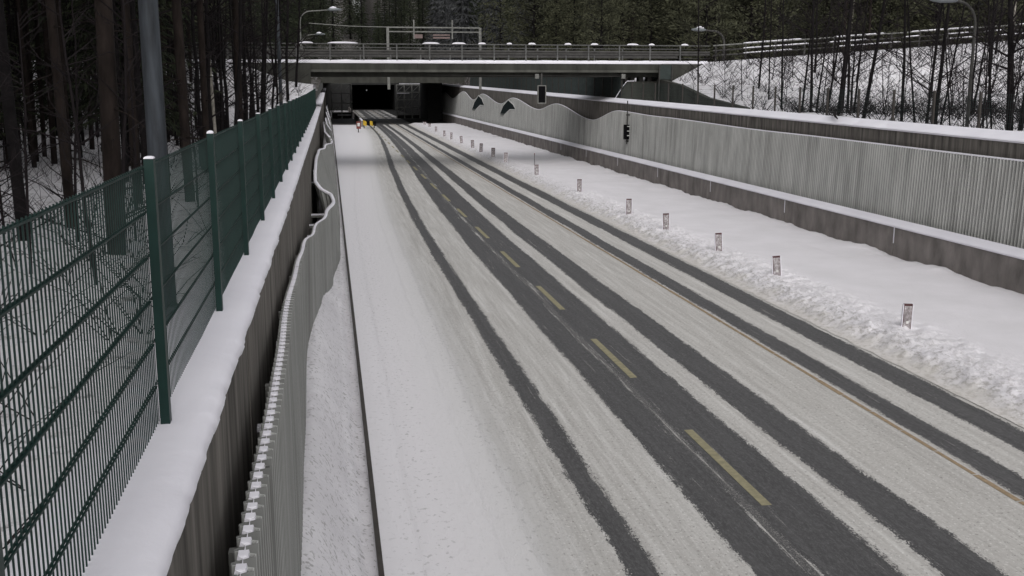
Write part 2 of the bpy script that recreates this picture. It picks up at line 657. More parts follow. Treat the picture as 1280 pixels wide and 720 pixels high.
xs = frange(-400, -60, 20) + frange(-60, -20, 2.5) + frange(-20, -7, 1.) + frange(-7, -1.1, .3) + [-1.05, -.9, 8.0, 18.75, 19.0] + [19.6, 20.4, 21.2, 21.92, 22.18, 22.6, 23.2, 24, 24.8] + frange(25.4, 30, .8) + frange(30, 62, 2.) + frange(62, 100, 6) + frange(100, 420, 20)
ys = frange(-120, -10, 10) + frange(-10, 50, 1.2) + frange(50, 96, .8) + frange(96, 160, 3) + frange(160, 250, 6) + frange(250, 700, 25)
g = MB()
g.grid(xs, ys, lambda x, y: (x, y, base_h(x, y)), lambda x, y: -.9 < x < 18.8 and y < 240)
ground = g.build('ground', M['terrain'], smooth=True, kind='structure')

# deep ground under the cutting
g = MB()
g.box(-1.2, 19.5, -30, 150.2, -.6, -.08)
g.build('ground_base', M['snow_left'], kind='structure')
g = MB()
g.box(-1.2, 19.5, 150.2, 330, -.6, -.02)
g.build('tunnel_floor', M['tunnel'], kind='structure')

# ------------------------------------------------------------------ road and verges
g = MB()
g.grid([.36 + i * (11.34 / 30) for i in range(31)], frange(-20, 330, 2.0), lambda x, y: (x, y, 0.0))
road = g.build('road', M['road'], kind='structure')

k = 0
y0 = 13.94 - 6.3 * 5 - 1.5
for k in range(46):
    a = y0 + 6.3 * k
    g = MB()
    g.box(5.51, 5.65, a, a + 3.15, .0, .006)
    g.build('lane_dash', M['line_yellow'], road)
g = MB()
for a in frange(-20, 240, 1.0):
    w = .042 + .018 * noise.noise(Vector((a * .8, 0, 5)))
    o = .012 * noise.noise(Vector((a * .5, 9, 5)))
    g.quad((8.98 + o - w, a, .005), (8.98 + o + w, a, .005), (8.98 + o + w, a + .97, .005), (8.98 + o - w, a + .97, .005))
g.build('edge_line', M['line_orange'], road)


def verge_h(x, y):
    b = ss(11.15, 11.9, x)
    z = .012 + .20 * b - .06 * ss(12.4, 14, x) + .03 * ss(15.5, 17.5, x)
    lump = ss(11.1, 11.5, x) * (1 - ss(12.6, 13.6, x))
    v = Vector((x, y * .8, 0))
    c1 = noise.noise(v * 2.6)
    c2 = noise.noise(v * 6.5 + Vector((3, 1, 0)))
    c3 = noise.noise(v * 15 + Vector((7, 4, 0)))
    z += lump * (.07 * c1 + .09 * abs(c2) + .07 * abs(c3))
    z += ss(16.4, 17.5, x) * (.12 * noise.noise(Vector((y * .45, 0, 8))) + .05 * noise.noise(Vector((y * 1.9, 0, 8))))
    # smooth drift with faint tracks along the road
    z += ss(12.8, 14, x) * (.03 * noise.noise(Vector((x * 1.2, y * .15, 2))) + .03 * noise.noise(Vector((x * 4, y * .2, 4))) + .008 * noise.noise(Vector((x * 9, y * 4, 4))))
    return z


def verge_pt(x, y):
    e = 0
    if x < 11.3:
        e = .07 * noise.noise(Vector((y * 1.7, 1, 1))) * (11.3 - x) / .3
    return (x + e, y, verge_h(x, y))


fx = frange(11.0, 13.4, .055) + frange(13.4, 17.8, .22) + [17.85]
g = MB()
g.grid(frange(11.0, 17.8, .4) + [17.85], frange(-20, 5, 1), verge_pt)
g.grid(fx, frange(4.0, 52.03, .07), verge_pt)
g.grid(frange(11.0, 17.8, .16) + [17.85], frange(52.0, 110, .25), verge_pt)
g.grid(frange(11.0, 17.8, .5) + [17.85], frange(109.9, 150.4, 1), verge_pt)
g.build('snow_verge', M['snow_bank'], smooth=True, kind='structure')


def bank_left(x, y):
    """ploughed snow heaped against the left noise barrier, running out at y=34"""
    top = .92 * (1 - ss(20, 34, y))
    tt = 1 - ss(-.42, .30, x)
    z = .01 + top * tt + .03 * noise.noise(Vector((x * 5, y * 2.2, 0))) + .022 * noise.noise(Vector((x * 14, y * 8, 0)))
    z += .045 * math.exp(-((x - .16 - .03 * noise.noise(Vector((y * .4, 0, 1)))) / .045) ** 2) * (1 - ss(28, 36, y))
    if x > .34:
        z = min(z, .045)
    return z


g = MB()
g.grid([-.62 + i * .04 for i in range(26)], frange(-20, 8, 1) + frange(8, 42, .09) + frange(42, 151, .8), lambda x, y: (x, y, bank_left(x, y)))
g.build('snow_ledge', M['snow_left'], smooth=True, kind='structure')

# ------------------------------------------------------------------ thin dark rail on the left
r0 = empty('steel_rail', (.42, 0, 0), 'long thin dark steel rail half buried in snow beside the wavy left barrier', 'rail')
g = MB()
for a in frange(-10, 180, 10):
    g.box(.385, .445, a, a + 9.98, .05, .13)
g.build('rail', M['rail_dark'], r0)
for a in frange(5, 90, 3.0):
    g = MB()
    g.box(.395, .435, a, a + .05, -.05, .052)
    g.build('rail_foot', M['rail_dark'], r0)
at_world(r0)

# ------------------------------------------------------------------ left retaining wall with snow cap
lw = empty('retaining_wall', (-.8, 0, 0), 'left dark concrete retaining wall with thick snow along its top', 'retaining wall')
WX = -.63
g = MB()
rows = []
for a in frange(-20, 235.1, 2.5):
    rows.append(a)
for a in rows[:-1]:
    z1 = 3.80
    g.box(-1.10, WX + .006 * (int(a / 2.5) % 2), a + .006, a + 2.494, -.3, z1)
g.build('concrete', M['concrete'], lw)
g = MB()
rr = []
for a in frange(-20, 20, .06) + frange(20, 235, .4):
    n = noise.noise(Vector((a * 2.2, 0, 0))) * .016 + noise.noise(Vector((a * 8, 2, 0))) * .012
    zt = 3.965 + .012 * noise.noise(Vector((a * .8, 5, 0)))
    if a > 40:
        zt += .0045 * (a - 40)
    n += noise.noise(Vector((a * 17, 4, 0))) * .010
    e = -.588 + n + .0014 * min(a, 100)
    n3 = .0045 * noise.noise(Vector((a * 3.1, 8, 2)))
    rr.append([(-1.2, a, 3.72), (-1.12, a, zt - .05), (-.95, a, zt + n3), (-.78, a, zt + .005 - n3), (e - .10, a, zt + n3 * .6), (e - .03, a, zt - .018), (e, a, zt - .07), (e - .02, a, zt - .12), (WX - .02, a, zt - .17)])
g.strip(rr)
g.build('snow_cap', M['snow'], lw, smooth=True)
at_world(lw)

# ------------------------------------------------------------------ left mesh fence
FX = -.80


def wire_panel(g, x, y0, y1, z0, z1, step, wr, hz, double=True):
    n = max(2, int(round((y1 - y0) / step)))
    for i in range(n + 1):
        y = y0 + (y1 - y0) * i / n
        g.box(x - wr / 2, x + wr / 2, y - wr / 2, y + wr / 2, z0, z1)
    m = max(2, int(round((z1 - z0) / hz)))
    for j in range(m + 1):
        z = z1 - .012 - (z1 - z0 - .03) * j / m
        if double:
            g.box(x - wr * 1.9, x - wr * .55, y0, y1, z - wr * .65, z + wr * .65)
            g.box(x + wr * .55, x + wr * 1.9, y0, y1, z - wr * .65, z + wr * .65)
        else:
            g.box(x + wr * .55, x + wr * 1.9, y0, y1, z - wr * .65, z + wr * .65)


fe = empty('mesh_fence', (FX, 0, 3.9), 'dark green welded mesh fence on the snowy left retaining wall', 'fence')
ZP0, ZP1 = 3.90, 5.18


def fz(y):
    return .0045 * max(0, y - 40)


YP = [4.86 + 2.48 * i for i in range(-3, 26)]
pm = None
for i, y in enumerate(YP):
    dz = fz(y)
    g = MB()
    g.box(FX - .008, FX + .034, y - .028, y + .028, ZP0 - .08, ZP1)
    o = g.build('fence_post', M['green'], fe)
    o.location.z = dz
    g = MB()
    rr = []
    sq = .35 + .65 * random.random() ** 1.5
    for k_, (s, z) in enumerate(((1.0, 0), (1.03, .010 * sq), (.8, .024 * sq), (.3, .032 * sq))):
        rr.append([(FX + .013 + s * .0205 * a_, y + s * .027 * b_, ZP1 + .001 + z) for a_, b_ in ((-1, -1), (1, -1), (1, 1), (-1, 1), (-1, -1))])
    g.strip(rr)
    q = rr[-1]
    g.quad(*q[:4])
    c = g.build('snow_cap', M['snow'], o, smooth=True)
    if i < len(YP) - 1:
        g = MB()
        wire_panel(g, FX - .022, y + .02, y + 2.46, ZP0 + .03 + dz, ZP1 - .03 + dz, .042, .0050 if i < 3 else .0038, .20)
        g.build('mesh_panel', M['green_wire'], fe)
at_world(fe)
for c in fe.children:
    pass

# ------------------------------------------------------------------ left wavy noise barrier
# top edge (x_px, y_px, z) and bottom edge (x_px, y_px, z) -> world, then by Y
TOP = [(at_z(*p).y, max(-.50, at_z(*p).x), p[2]) for p in [(300, 720, 3.3), (318, 620, 3.3), (340, 510, 3.3), (350, 450, 3.28), (357, 385, 3.22), (366, 335, 3.05), (377, 307, 2.8), (393, 287, 2.45), (408, 267, 2.15), (417, 252, 2.06), (414, 244, 2.15), (400, 236, 2.31), (391, 227, 2.48), (389, 215, 2.75), (392, 200, 2.9), (398, 190, 2.8), (406, 184, 2.5), (415, 177, 2.05)]]
TOP.sort()
TOP = [(-20, TOP[0][1], 3.3)] + TOP + [(66, .1, 2.2), (68, -.3, 2.6), (76, -.40, 2.9), (86, .1, 1.9), (88, -.2, 2.3), (92, -.30, 2.7), (104, .1, 1.6), (116, -.28, 2.6), (128, .1, 1.6), (140, -.28, 2.6), (175, -.2, 2.4)]
BOT = [(at_z(*p).y, at_z(*p).x, p[2]) for p in [(370, 720, .80), (376, 560, .85), (380, 450, .80), (400, 389, .45), (414, 350, .15), (424, 318, -.02)]]
BOT = [(-20, -.31, .8)] + BOT + [(45, .27, -.05), (175, .29, -.05)]


def bar_top(y):
    x, z = interp_s(TOP, y)
    return x, z


def bar_bot(y):
    x, z = interp_s(BOT, y)
    return x, z


RIB = .15


def rib_off(y, amp):
    t = (y / RIB) % 1.0
    if t < .35:
        return amp
    if t < .5:
        return amp * (1 - (t - .35) / .15 * 2)
    if t < .85:
        return -amp
    return -amp + 2 * amp * (t - .85) / .15


nb = empty('noise_barrier', (0, 0, 0), 'grey corrugated noise barrier with wavy top edge along the left road side', 'noise barrier')
g = MB()
rows = []
colsY = []
a = 0.0
base = -8.0
while base < 172:
    for t in (0, .35, .5, .85):
        colsY.append(base + t * RIB)
    base += RIB
for y in colsY:
    xt, zt = bar_top(y)
    xb, zb = bar_bot(y)
    o = rib_off(y + 1e-5, .052)
    rows.append([(xb + (xt - xb) * k + o, y, zb + (zt - zb) * k) for k in (-.15, .33, .66, 1.0)])
g.strip(rows)
pn = g.build('corrugated_panel', M['panel_darker'], nb)
sm = pn.modifiers.new('thickness', 'SOLIDIFY')
sm.thickness = .008
# snow lodged along the top edge
g = MB()
rr = []
for y in frange(0, 30, RIB / 14):
    xt, zt = bar_top(y)
    k_ = 1. if (y / RIB) % 1.0 < .44 else .06
    hh = (.008 + .006 * noise.noise(Vector((y * 5, 0, 3)))) * k_
    rr.append([(xt - .032 * k_, y, zt - .012), (xt - .026 * k_, y, zt + hh), (xt + .022 * k_, y, zt + hh), (xt + .026 * k_, y, zt - .012)])
g.strip(rr)
g.build('snow_edge', M['snow'], nb)
g = MB()
rr = []
for y in frange(24, 172, .25):
    xt, zt = bar_top(y)
    n = .01 * noise.noise(Vector((y * 3, 0, 0)))
    k_ = ss(24, 31, y)
    rr.append([(xt - .05, y, zt - .01), (xt - .045, y, zt + .04 * k_ + n), (xt + .045 * k_, y, zt + .045 * k_ + n), (xt + .05 * k_, y, zt - .01)])
g.strip(rr)
g.build('snow_edge', M['snow'], nb, smooth=True)
yb = 2.0
while yb < 60:
    xt, zt = bar_top(yb)
    xb, zb = bar_bot(yb)
    g = MB()
    z_ = zt - .45
    xm = xb + (xt - xb) * (z_ - zb) / max(.2, (zt - zb)) - .04
    g.bar((WX, yb, z_), (xm, yb, z_), .07, .07)
    g.bar((xm - .02, yb, max(.1, z_ - .9)), (xm - .02, yb, zt - .05), .06, .06)
    br = g.build('support_bracket', M['steel_mid'], nb)
    g = MB()
    g.box(WX + .005, xm, yb - .045, yb + .045, z_ + .036, z_ + .075)
    g.build('snow_strip', M['snow'], br)
    yb += 3.0
at_world(nb)

# ------------------------------------------------------------------ right parapet, wall, corrugated barrier
PX = 17.58
jy = [at_x(x, y, PX).y for x, y in ((1117, 300), (981, 256), (888, 234), (822, 215))]
jy = [-20, -9, 2, 12] + [22.6] + sorted(jy)
while jy[-1] < 232:
    jy.append(jy[-1] + 8.2)
pa = empty('parapet', (PX, 0, 0), 'low brown grey concrete parapet with snow on top along the right verge', 'parapet')
for a, b in zip(jy, jy[1:]):
    g = MB()
    g.box(PX, PX + .34, a + .02, b - .02, -.2, 1.07)
    g.build('concrete_block', M['concrete_para'], pa)
for b in jy[3:12]:
    g = MB()
    g.box(PX - .006, PX + .03, b - .025, b + .025, .55, 1.1)
    g.build('joint_snow', M['snow'], pa)
g = MB()
rr = []
for y in frange(-20, 232, .5):
    n = .018 * noise.noise(Vector((y * .9, 0, 7))) + .012 * noise.noise(Vector((y * 2.3, 0, 7)))
    rr.append([(PX - .03 + n, y, 1.06), (PX - .035 + n, y, 1.10 + n), (PX - .01 + n, y, 1.125 + n), (PX + .20, y, 1.20 + n * 1.5), (PX + .37, y, 1.25), (PX + .38, y, 1.06)])
g.strip(rr)
g.build('snow_cap', M['snow'], pa)
at_world(pa)

rw = empty('retaining_wall', (18.4, 0, 0), 'right stained concrete retaining wall behind the grey corrugated barrier', 'retaining wall')
g = MB()
for a in frange(-20, 234, 2.5):
    zt = wall_top(a + 1.25)
    g.box(18.42 + .006 * (int(a / 2.5) % 2), 19.0, a + .006, a + 2.494, -.3, zt)
g.build('concrete', M['concrete'], rw)
g = MB()
rr = []
for y in frange(-20, 234, .5):
    n = .02 * noise.noise(Vector((y * .7, 3, 7))) + .016 * noise.noise(Vector((y * 2.1, 3, 7)))
    z = wall_top(y) + .02
    rr.append([(18.385 + n, y, z - .03), (18.37 + n, y, z + .02), (18.41 + n, y, z + .05 + n * .6), (18.70, y, z + .14 + n * 1.6), (19.02, y, z + .235), (19.3, y, z + .20)])
g.strip(rr)
g.build('snow_cap', M['snow'], rw)
at_world(rw)

RT = [(-20, 3.45), (24.7, 3.49), (41, 3.56), (58, 3.73), (66, 3.86), (73, 3.06), (85, 3.97), (92.6, 3.35), (105.8, 4.2), (113.7, 3.47), (127.4, 4.41), (135.6, 3.6), (145.7, 4.58), (158.7, 3.5), (170, 4.3), (182, 3.6), (200, 4.2)]


def rb_x(z):
    return 18.22 - .0 + (z - .3) * -.0 + .035 * (3.5 - z) * -1 * .0 + (z - 2) * .04


rb = empty('noise_barrier', (18.2, 0, 0), 'grey corrugated noise barrier with wave shaped top on the right wall', 'noise barrier')
g = MB()
rows = []
base = 10.0
while base < 195:
    for t in (0, .35, .5, .85):
        y = base + t * RIB
        zt, = interp_s(RT, y)
        o = rib_off(y + 1e-5, .052)
        rows.append([(rb_x(z) + o, y, z) for z in (.3, 1.5, 2.5, zt)])
    base += RIB
g.strip(rows)
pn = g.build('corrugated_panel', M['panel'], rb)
pn.modifiers.new('thickness', 'SOLIDIFY').thickness = .008
g = MB()
rr = []
for y in frange(10, 195, .5):
    zt, = interp_s(RT, y)
    x = rb_x(zt)
    rr.append([(x - .035, y, zt - .01), (x - .03, y, zt + .03), (x + .03, y, zt + .035), (x + .04, y, zt - .01)])
g.strip(rr)
g.build('snow_edge', M['snow'], rb, smooth=True)
# two fin shaped dark ornaments on the wave crests
for pts in ([(589, 147), (590, 137), (593, 128), (598, 120), (602, 124), (605, 131.5), (600, 131), (595, 136)],
            [(625, 152), (625.5, 141), (629, 132.5), (635, 125.5), (641, 131), (644, 136.5), (637, 136.5), (631, 142)]):
    g = MB()
    xo = rb_x(3.) - .07
    P = [at_x(x, y, xo) for x, y in pts]
    g.poly(P, (.04, 0, 0))
    fo = g.build('fin_ornament', M['fin'], rb)
    g = MB()
    Q = P + [P[0]]
    for a, b in zip(Q, Q[1:]):
        g.bar(a + Vector((.035, 0, 0)), b + Vector((.035, 0, 0)), .16, .16) if False else g.bar(a + Vector((.03, 0, 0)), b + Vector((.03, 0, 0)), .05, .22)
    g.build('pale_rim', M['white_paint'], fo)
at_world(rb)

# ------------------------------------------------------------------ right mesh fence along the wall top
rf = empty('mesh_fence', (19.3, 0, 4), 'thin dark mesh fence on posts behind the right wall and under the bridge', 'fence')
RFX = 19.35
y = 21.8
prev = None
while y < 146:
    zb = wall_top(y) - .05
    tall = 1.35 if y < 68 else 2.1
    g = MB()
    g.box(RFX - .03, RFX + .03, y - .045, y + .045, zb - .2, zb + tall)
    g.build('fence_post', M['rail_dark'], rf)
    if y < 30 or y > 68:
        g = MB()
        if y < 68:
            wire_panel(g, RFX + .04, y, y + 2.5, zb + .05, zb + tall - .03, .10, .0045, .2, False)
        else:
            wire_panel(g, RFX + .04, y, y + 2.5, zb + .05, zb + tall - .03, .13, .036, .5, False)
    else:
        g = MB()
        wire_panel(g, RFX + .04, y, y + 2.5, zb + .05, zb + tall - .03, .10, .0045, .2, False)
    g.build('mesh_panel', M['fence_far'] if y > 68 else M['green_wire'], rf)
    y += 2.5
at_world(rf)

# ------------------------------------------------------------------ road bridge across the cutting
BY0, BY1 = 69.0, 76.0
br = empty('road_bridge', (8, 75, 4), 'low concrete road bridge with steel railing and snowy deck edge', 'bridge')
g = MB()
g.box(-9, 25.2, BY0 + .25, BY1 - .25, 6.35, 6.84)
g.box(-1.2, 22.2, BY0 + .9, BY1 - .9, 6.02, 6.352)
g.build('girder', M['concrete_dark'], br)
for a, b in ((BY0, BY0 + .25), (BY1 - .25, BY1)):
    g = MB()
    x = -9.0
    while x < 25.1:
        g.box(x + .005, min(x + 2.1, 25.2) - .005, a, b, 6.46, 6.86)
        x += 2.1
    g.build('edge_beam', M['concrete_dark'], br)
    g = MB()
    g.box(-9, 25.2, a - (.06 if a == BY0 else -.0), b + (.06 if a != BY0 else 0), 6.30, 6.455)
    g.build('edge_lip', M['concrete_lip'], br)
g = MB()
rr = []
for x in frange(-9, 25.3, .3):
    n = .03 * noise.noise(Vector((x * 1.3, 0, 9)))
    rr.append([(x, BY0 - .03, 6.855), (x, BY0 - .05 + n * .5, 6.98), (x, BY0 + .05, 7.06 + n), (x, BY0 + .7, 7.08 + n), (x, BY1 - .3, 7.06), (x, BY1 + .02, 6.87)])
g.strip(rr)
g.build('deck_snow', M['snow'], br, smooth=True)


def railing(yy, name, snow=True):
    g = MB()
    g.box(-9, 25.4, yy - .035, yy + .035, 8.03, 8.09)
    rl = g.build('railing', M['rail_steel'], br)
    g = MB()
    g.box(-9, 25.4, yy + .02, yy + .05, 7.82, 7.85)
    g.box(-9, 25.4, yy + .02, yy + .05, 7.22, 7.25)
    g.build('thin_rail', M['steel_dark'], rl)
    g = MB()
    g.poly([(-9, yy + .06, 7.40), (-9, yy + .02, 7.46), (-9, yy + .06, 7.52), (-9, yy + .02, 7.62), (-9, yy + .06, 7.70), (-9, yy + .10, 7.70), (-9, yy + .10, 7.40)], (34.4, 0, 0))
    g.build('guard_beam', M['steel_dark'], rl)
    x = -8.2
    while x < 25.4:
        g = MB()
        g.box(x - .045, x + .045, yy - .03, yy + .03, 6.86, 8.04)
        g.poly([(x - .045, yy - .03, 6.9), (x - .045, yy - .14, 6.9), (x - .045, yy - .03, 7.3)], (.09, 0, 0))
        g.build('railing_post', M['rail_steel'], rl)
        x += 2.1
    if snow:
        for x, w in ((-1.3, .9), (1.0, 1.9), (6.6, 1.1), (8.4, .9), (9.9, .5), (11.7, .35), (13.2, .5), (15.6, .45), (17.4, .5), (20.0, .8), (21.3, .4), (23.6, .5)):
            g = MB()
            rr = []
            for i in range(9):
                t = i / 8
                hh = .09 * (math.sin(math.pi * t) ** .4 if 0 < t < 1 else 0) + .01
                xx = x - w / 2 + w * t
                rr.append([(xx, yy - .05, 8.085), (xx, yy - .04, 8.09 + hh), (xx, yy + .04, 8.09 + hh), (xx, yy + .05, 8.085)])
            g.strip(rr)
            g.build('snow_clump', M['snow'], rl)


railing(BY0 + .12, 'near')
railing(BY1 - .12, 'far', False)
# piers, abutments and wing walls on both banks
g = MB()
g.box(19.75, 22.0, BY0 + .7, BY1 - .7, 3.6, 5.72)
g.poly([(21.9, BY0 + .7, 3.6), (21.9, 54, 3.6), (21.9, 54, 4.3), (21.9, 60, 4.75), (21.9, 65, 5.5), (21.9, 68.4, 5.8), (21.9, BY0 + .7, 5.9)], (.32, 0, 0))
g.poly([(19.75, BY0 + .7, 3.6), (18.9, BY0 + .7, 3.6), (19.6, BY0 + .7, 5.3), (19.75, BY0 + .7, 5.6)], (0, 5.6, 0))
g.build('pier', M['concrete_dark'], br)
for k in (0, 1, 2):
    g = MB()
    g.box(20.2 + .6 * k, 20.5 + .6 * k, BY0 + 1.2, BY0 + 1.8, 5.72, 6.02)
    g.build('bearing', M['steel_dark'], br)
g = MB()
rr = []
g.tube([(18.95, BY0 + .66, 4.5), (19.5, BY0 + .66, 5.35), (19.8, BY0 + .66, 5.74), (20.3, BY0 + .66, 5.76)], [.03, .03, .04, .05], 6)
g.build('ledge_snow', M['snow'], br, smooth=True)
g = MB()
g.poly([(22.0, BY0 - .25, 5.0), (25.6, BY0 - .25, 6.6), (25.6, BY0 - .25, 6.86), (22.0, BY0 - .25, 6.86)], (0, .235, 0))
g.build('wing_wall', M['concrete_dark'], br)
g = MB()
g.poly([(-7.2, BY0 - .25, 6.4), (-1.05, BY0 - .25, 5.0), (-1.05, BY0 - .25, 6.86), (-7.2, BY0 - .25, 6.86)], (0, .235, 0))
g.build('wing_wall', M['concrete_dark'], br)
for x in (21.75, 22.62):
    g = MB()
    g.tube([(x, BY0 - .33, 6.8), (x, BY0 - .33, 4.1)], .05, 8)
    g.build('drainpipe', M['steel_dark'], br)
g = MB()
g.box(21.80, 22.57, BY0 - .30, BY0 - .02, 5.85, 6.8)
g.build('drain_cover', M['fence_far'], br)
g = MB()
g.box(-8.5, -1.15, BY0 + .6, BY1 - .6, 3.0, 6.34)
g.poly([(-4.6, BY0 + .1, 6.3), (-1.3, BY0 + .1, 6.3), (-1.3, BY0 + .1, 5.2), (-2.6, BY0 + .1, 5.5)], (0, .5, 0))
g.build('abutment', M['concrete_dark'], br)
for x, y_ in ((14.0, 97), (18.6, 97)):
    p = at_y(671 if x < 15 else 779, 97, BY0 + .1)
    g = MB()
    g.box(p.x - .13, p.x + .13, BY0 + .0, BY0 + .24, 5.90, 6.20)
    g.build('lamp_box', M['steel_mid'], br)
g = MB()
g.tube([(6.5, BY0 + .3, 6.12), (19.6, BY0 + .3, 6.06)], .03, 6)
g.build('cable_pipe', M['steel_dark'], br)
at_world(br)

# ------------------------------------------------------------------ tunnel portal
tp = empty('tunnel_portal', (9, 150, 0), 'dark concrete tunnel portal behind the bridge with light well in its roof', 'tunnel portal')
g = MB()
g.box(-1.1, 19.0, 150, 151, 5.75, 7.3)
g.build('lintel', M['concrete_dark'], tp)
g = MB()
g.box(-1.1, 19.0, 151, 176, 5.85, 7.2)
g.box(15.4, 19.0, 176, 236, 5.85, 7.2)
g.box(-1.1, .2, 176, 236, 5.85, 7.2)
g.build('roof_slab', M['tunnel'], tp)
for y in (184, 194, 204, 214, 224):
    g = MB()
    g.box(.2, 15.4, y, y + 1.8, 5.9, 6.8)
    g.build('roof_beam', M['tunnel'], tp)
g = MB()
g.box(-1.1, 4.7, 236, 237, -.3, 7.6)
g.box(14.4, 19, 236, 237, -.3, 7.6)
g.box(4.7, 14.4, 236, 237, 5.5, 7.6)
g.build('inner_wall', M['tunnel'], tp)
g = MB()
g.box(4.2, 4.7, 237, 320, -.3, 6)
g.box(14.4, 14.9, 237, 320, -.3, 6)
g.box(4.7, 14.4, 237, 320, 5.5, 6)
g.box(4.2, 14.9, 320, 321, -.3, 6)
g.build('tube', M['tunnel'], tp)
g = MB()
g.box(15.4, 17.5, 166, 167, -.2, 5.84)
g.box(15.2, 15.4, 166, 236, -.2, 5.84)
g.build('shade_wall', M['tunnel'], tp)  # added dark wall standing in for the shade of the right tube
at_world(tp)


def frame_gate(name, label, x0, x1, y, z0, z1, nx, nz, snow):
    o = empty(name, ((x0 + x1) / 2, y, 0), label, 'steel frame')
    g = MB()
    for i in range(nx + 1):
        x = x0 + (x1 - x0) * i / nx
        g.box(x - .10, x + .10, y - .1, y + .1, 0, z1)
    for j in range(nz + 1):
        z = z0 + (z1 - z0) * j / nz
        g.box(x0, x1, y - .115, y + .085, z - .09, z + .09)
    g.build('frame', M['pale_steel'], o)
    g = MB()
    for i in range(nx):
        for j in range(nz):
            if (i + j) % 2 == 0 or j == nz - 1:
                xa, xb = x0 + (x1 - x0) * i / nx, x0 + (x1 - x0) * (i + 1) / nx
                za, zb = z0 + (z1 - z0) * j / nz, z0 + (z1 - z0) * (j + 1) / nz
                g.bar((xa, y + .05, za), (xb, y + .05, zb), .09)
    g.build('brace', M['pale_steel'], o)
    g = MB()
    g.box(x0, x1, y + .25, y + .4, .0, z0 if z0 > .4 else .4)
    g.build('back_board', M['tunnel'], o)
    if snow:
        g = MB()
        for a, b, z in snow:
            g.box(a, b, y - .14, y + .1, z, z + .13)
        g.build('snow_strip', M['white_paint'] if False else M['snow'], o)
    return at_world(o)


frame_gate('lattice_frame', 'dark grey steel lattice frame at the left side of the tunnel mouth', .5, 3.75, 177.6, 1.0, 5.7, 2, 3, [(.5, 1.2, 5.79), (1.4, 3.6, .55)])
frame_gate('lattice_frame', 'dark grey steel lattice frame right of the tunnel mouth, snow on its top', 11.2, 15.0, 178.4, .6, 5.5, 3, 4, [(11.6, 15.1, 5.6), (11.2, 13.3, 4.05)])
tl = empty('tunnel_lamp', (8.6, 245, 4.3), 'tiny lit lamp hanging inside the dark tunnel mouth', 'lamp')
m_, nt_, b_ = new_mat('lit_lamp_glass')
b_.inputs['Emission Color'].default_value = (.9, .95, 1, 1)
b_.inputs['Emission Strength'].default_value = .3
g = MB()
g.tube([(0, 0, -.10), (0, 0, .10)], .10, 10)
g.build('bulb', m_, tl)
g = MB()
g.tube([(0, 0, .10), (0, 0, .16), (0, 0, 1.2)], [.14, .05, .03], 8)
g.build('stem', M['steel_dark'], tl)

# guard rail into the tunnel with its yellow end piece
gr = empty('crash_barrier', (4.3, 150, 0), 'long low snow topped crash barrier leading into the tunnel mouth', 'crash barrier')
g = MB()
g.poly([(4.05, 143, 0), (4.55, 143, 0), (4.42, 143, .4), (4.38, 143, .8), (4.22, 143, .8), (4.18, 143, .4)], (0, 92, 0))
g.build('concrete', M['concrete_para'], gr)
g = MB()
g.box(4.2, 4.4, 143, 152, .80, .92)
g.build('snow_cap', M['snow'], gr)
at_world(gr)
ya = empty('crash_cushion', (4.9, 138, 0), 'yellow and black crash cushion at the end of the tunnel barrier', 'crash cushion')
for k, (dx, m) in enumerate(((0, 'yellow'), (.42, 'black'), (.84, 'yellow'), (1.2, 'black'))):
    g = MB()
    x0 = -.6 + dx
    g.poly([(x0, -.35, .45), (x0 + .42, -.35, .25), (x0 + .42, -.35, .85), (x0, -.35, 1.05 if k == 0 else .95)], (0, .7, 0))
    g.build('stripe_block', M[m], ya)
for sx in (-.5, .8):
    g = MB()
    g.box(sx - .06, sx + .06, -.2, .2, 0, .5)
    g.build('leg', M['steel_dark'], ya)
rm = empty('marker_sign', (3.35, 126, 0), 'small red and white sign standing in the snow before the tunnel', 'sign')
g = MB()
g.box(-.06, .06, -.03, .03, 0, 1.1)
g.build('post', M['steel_dark'], rm)
g = MB()
g.box(-.22, .30, -.07, -.032, .42, 1.28)
g.build('red_board', M['red'], rm)
g = MB()
g.box(-.10, .18, -.085, -.072, .72, 1.10)
g.build('white_field', M['white_paint'], rm)

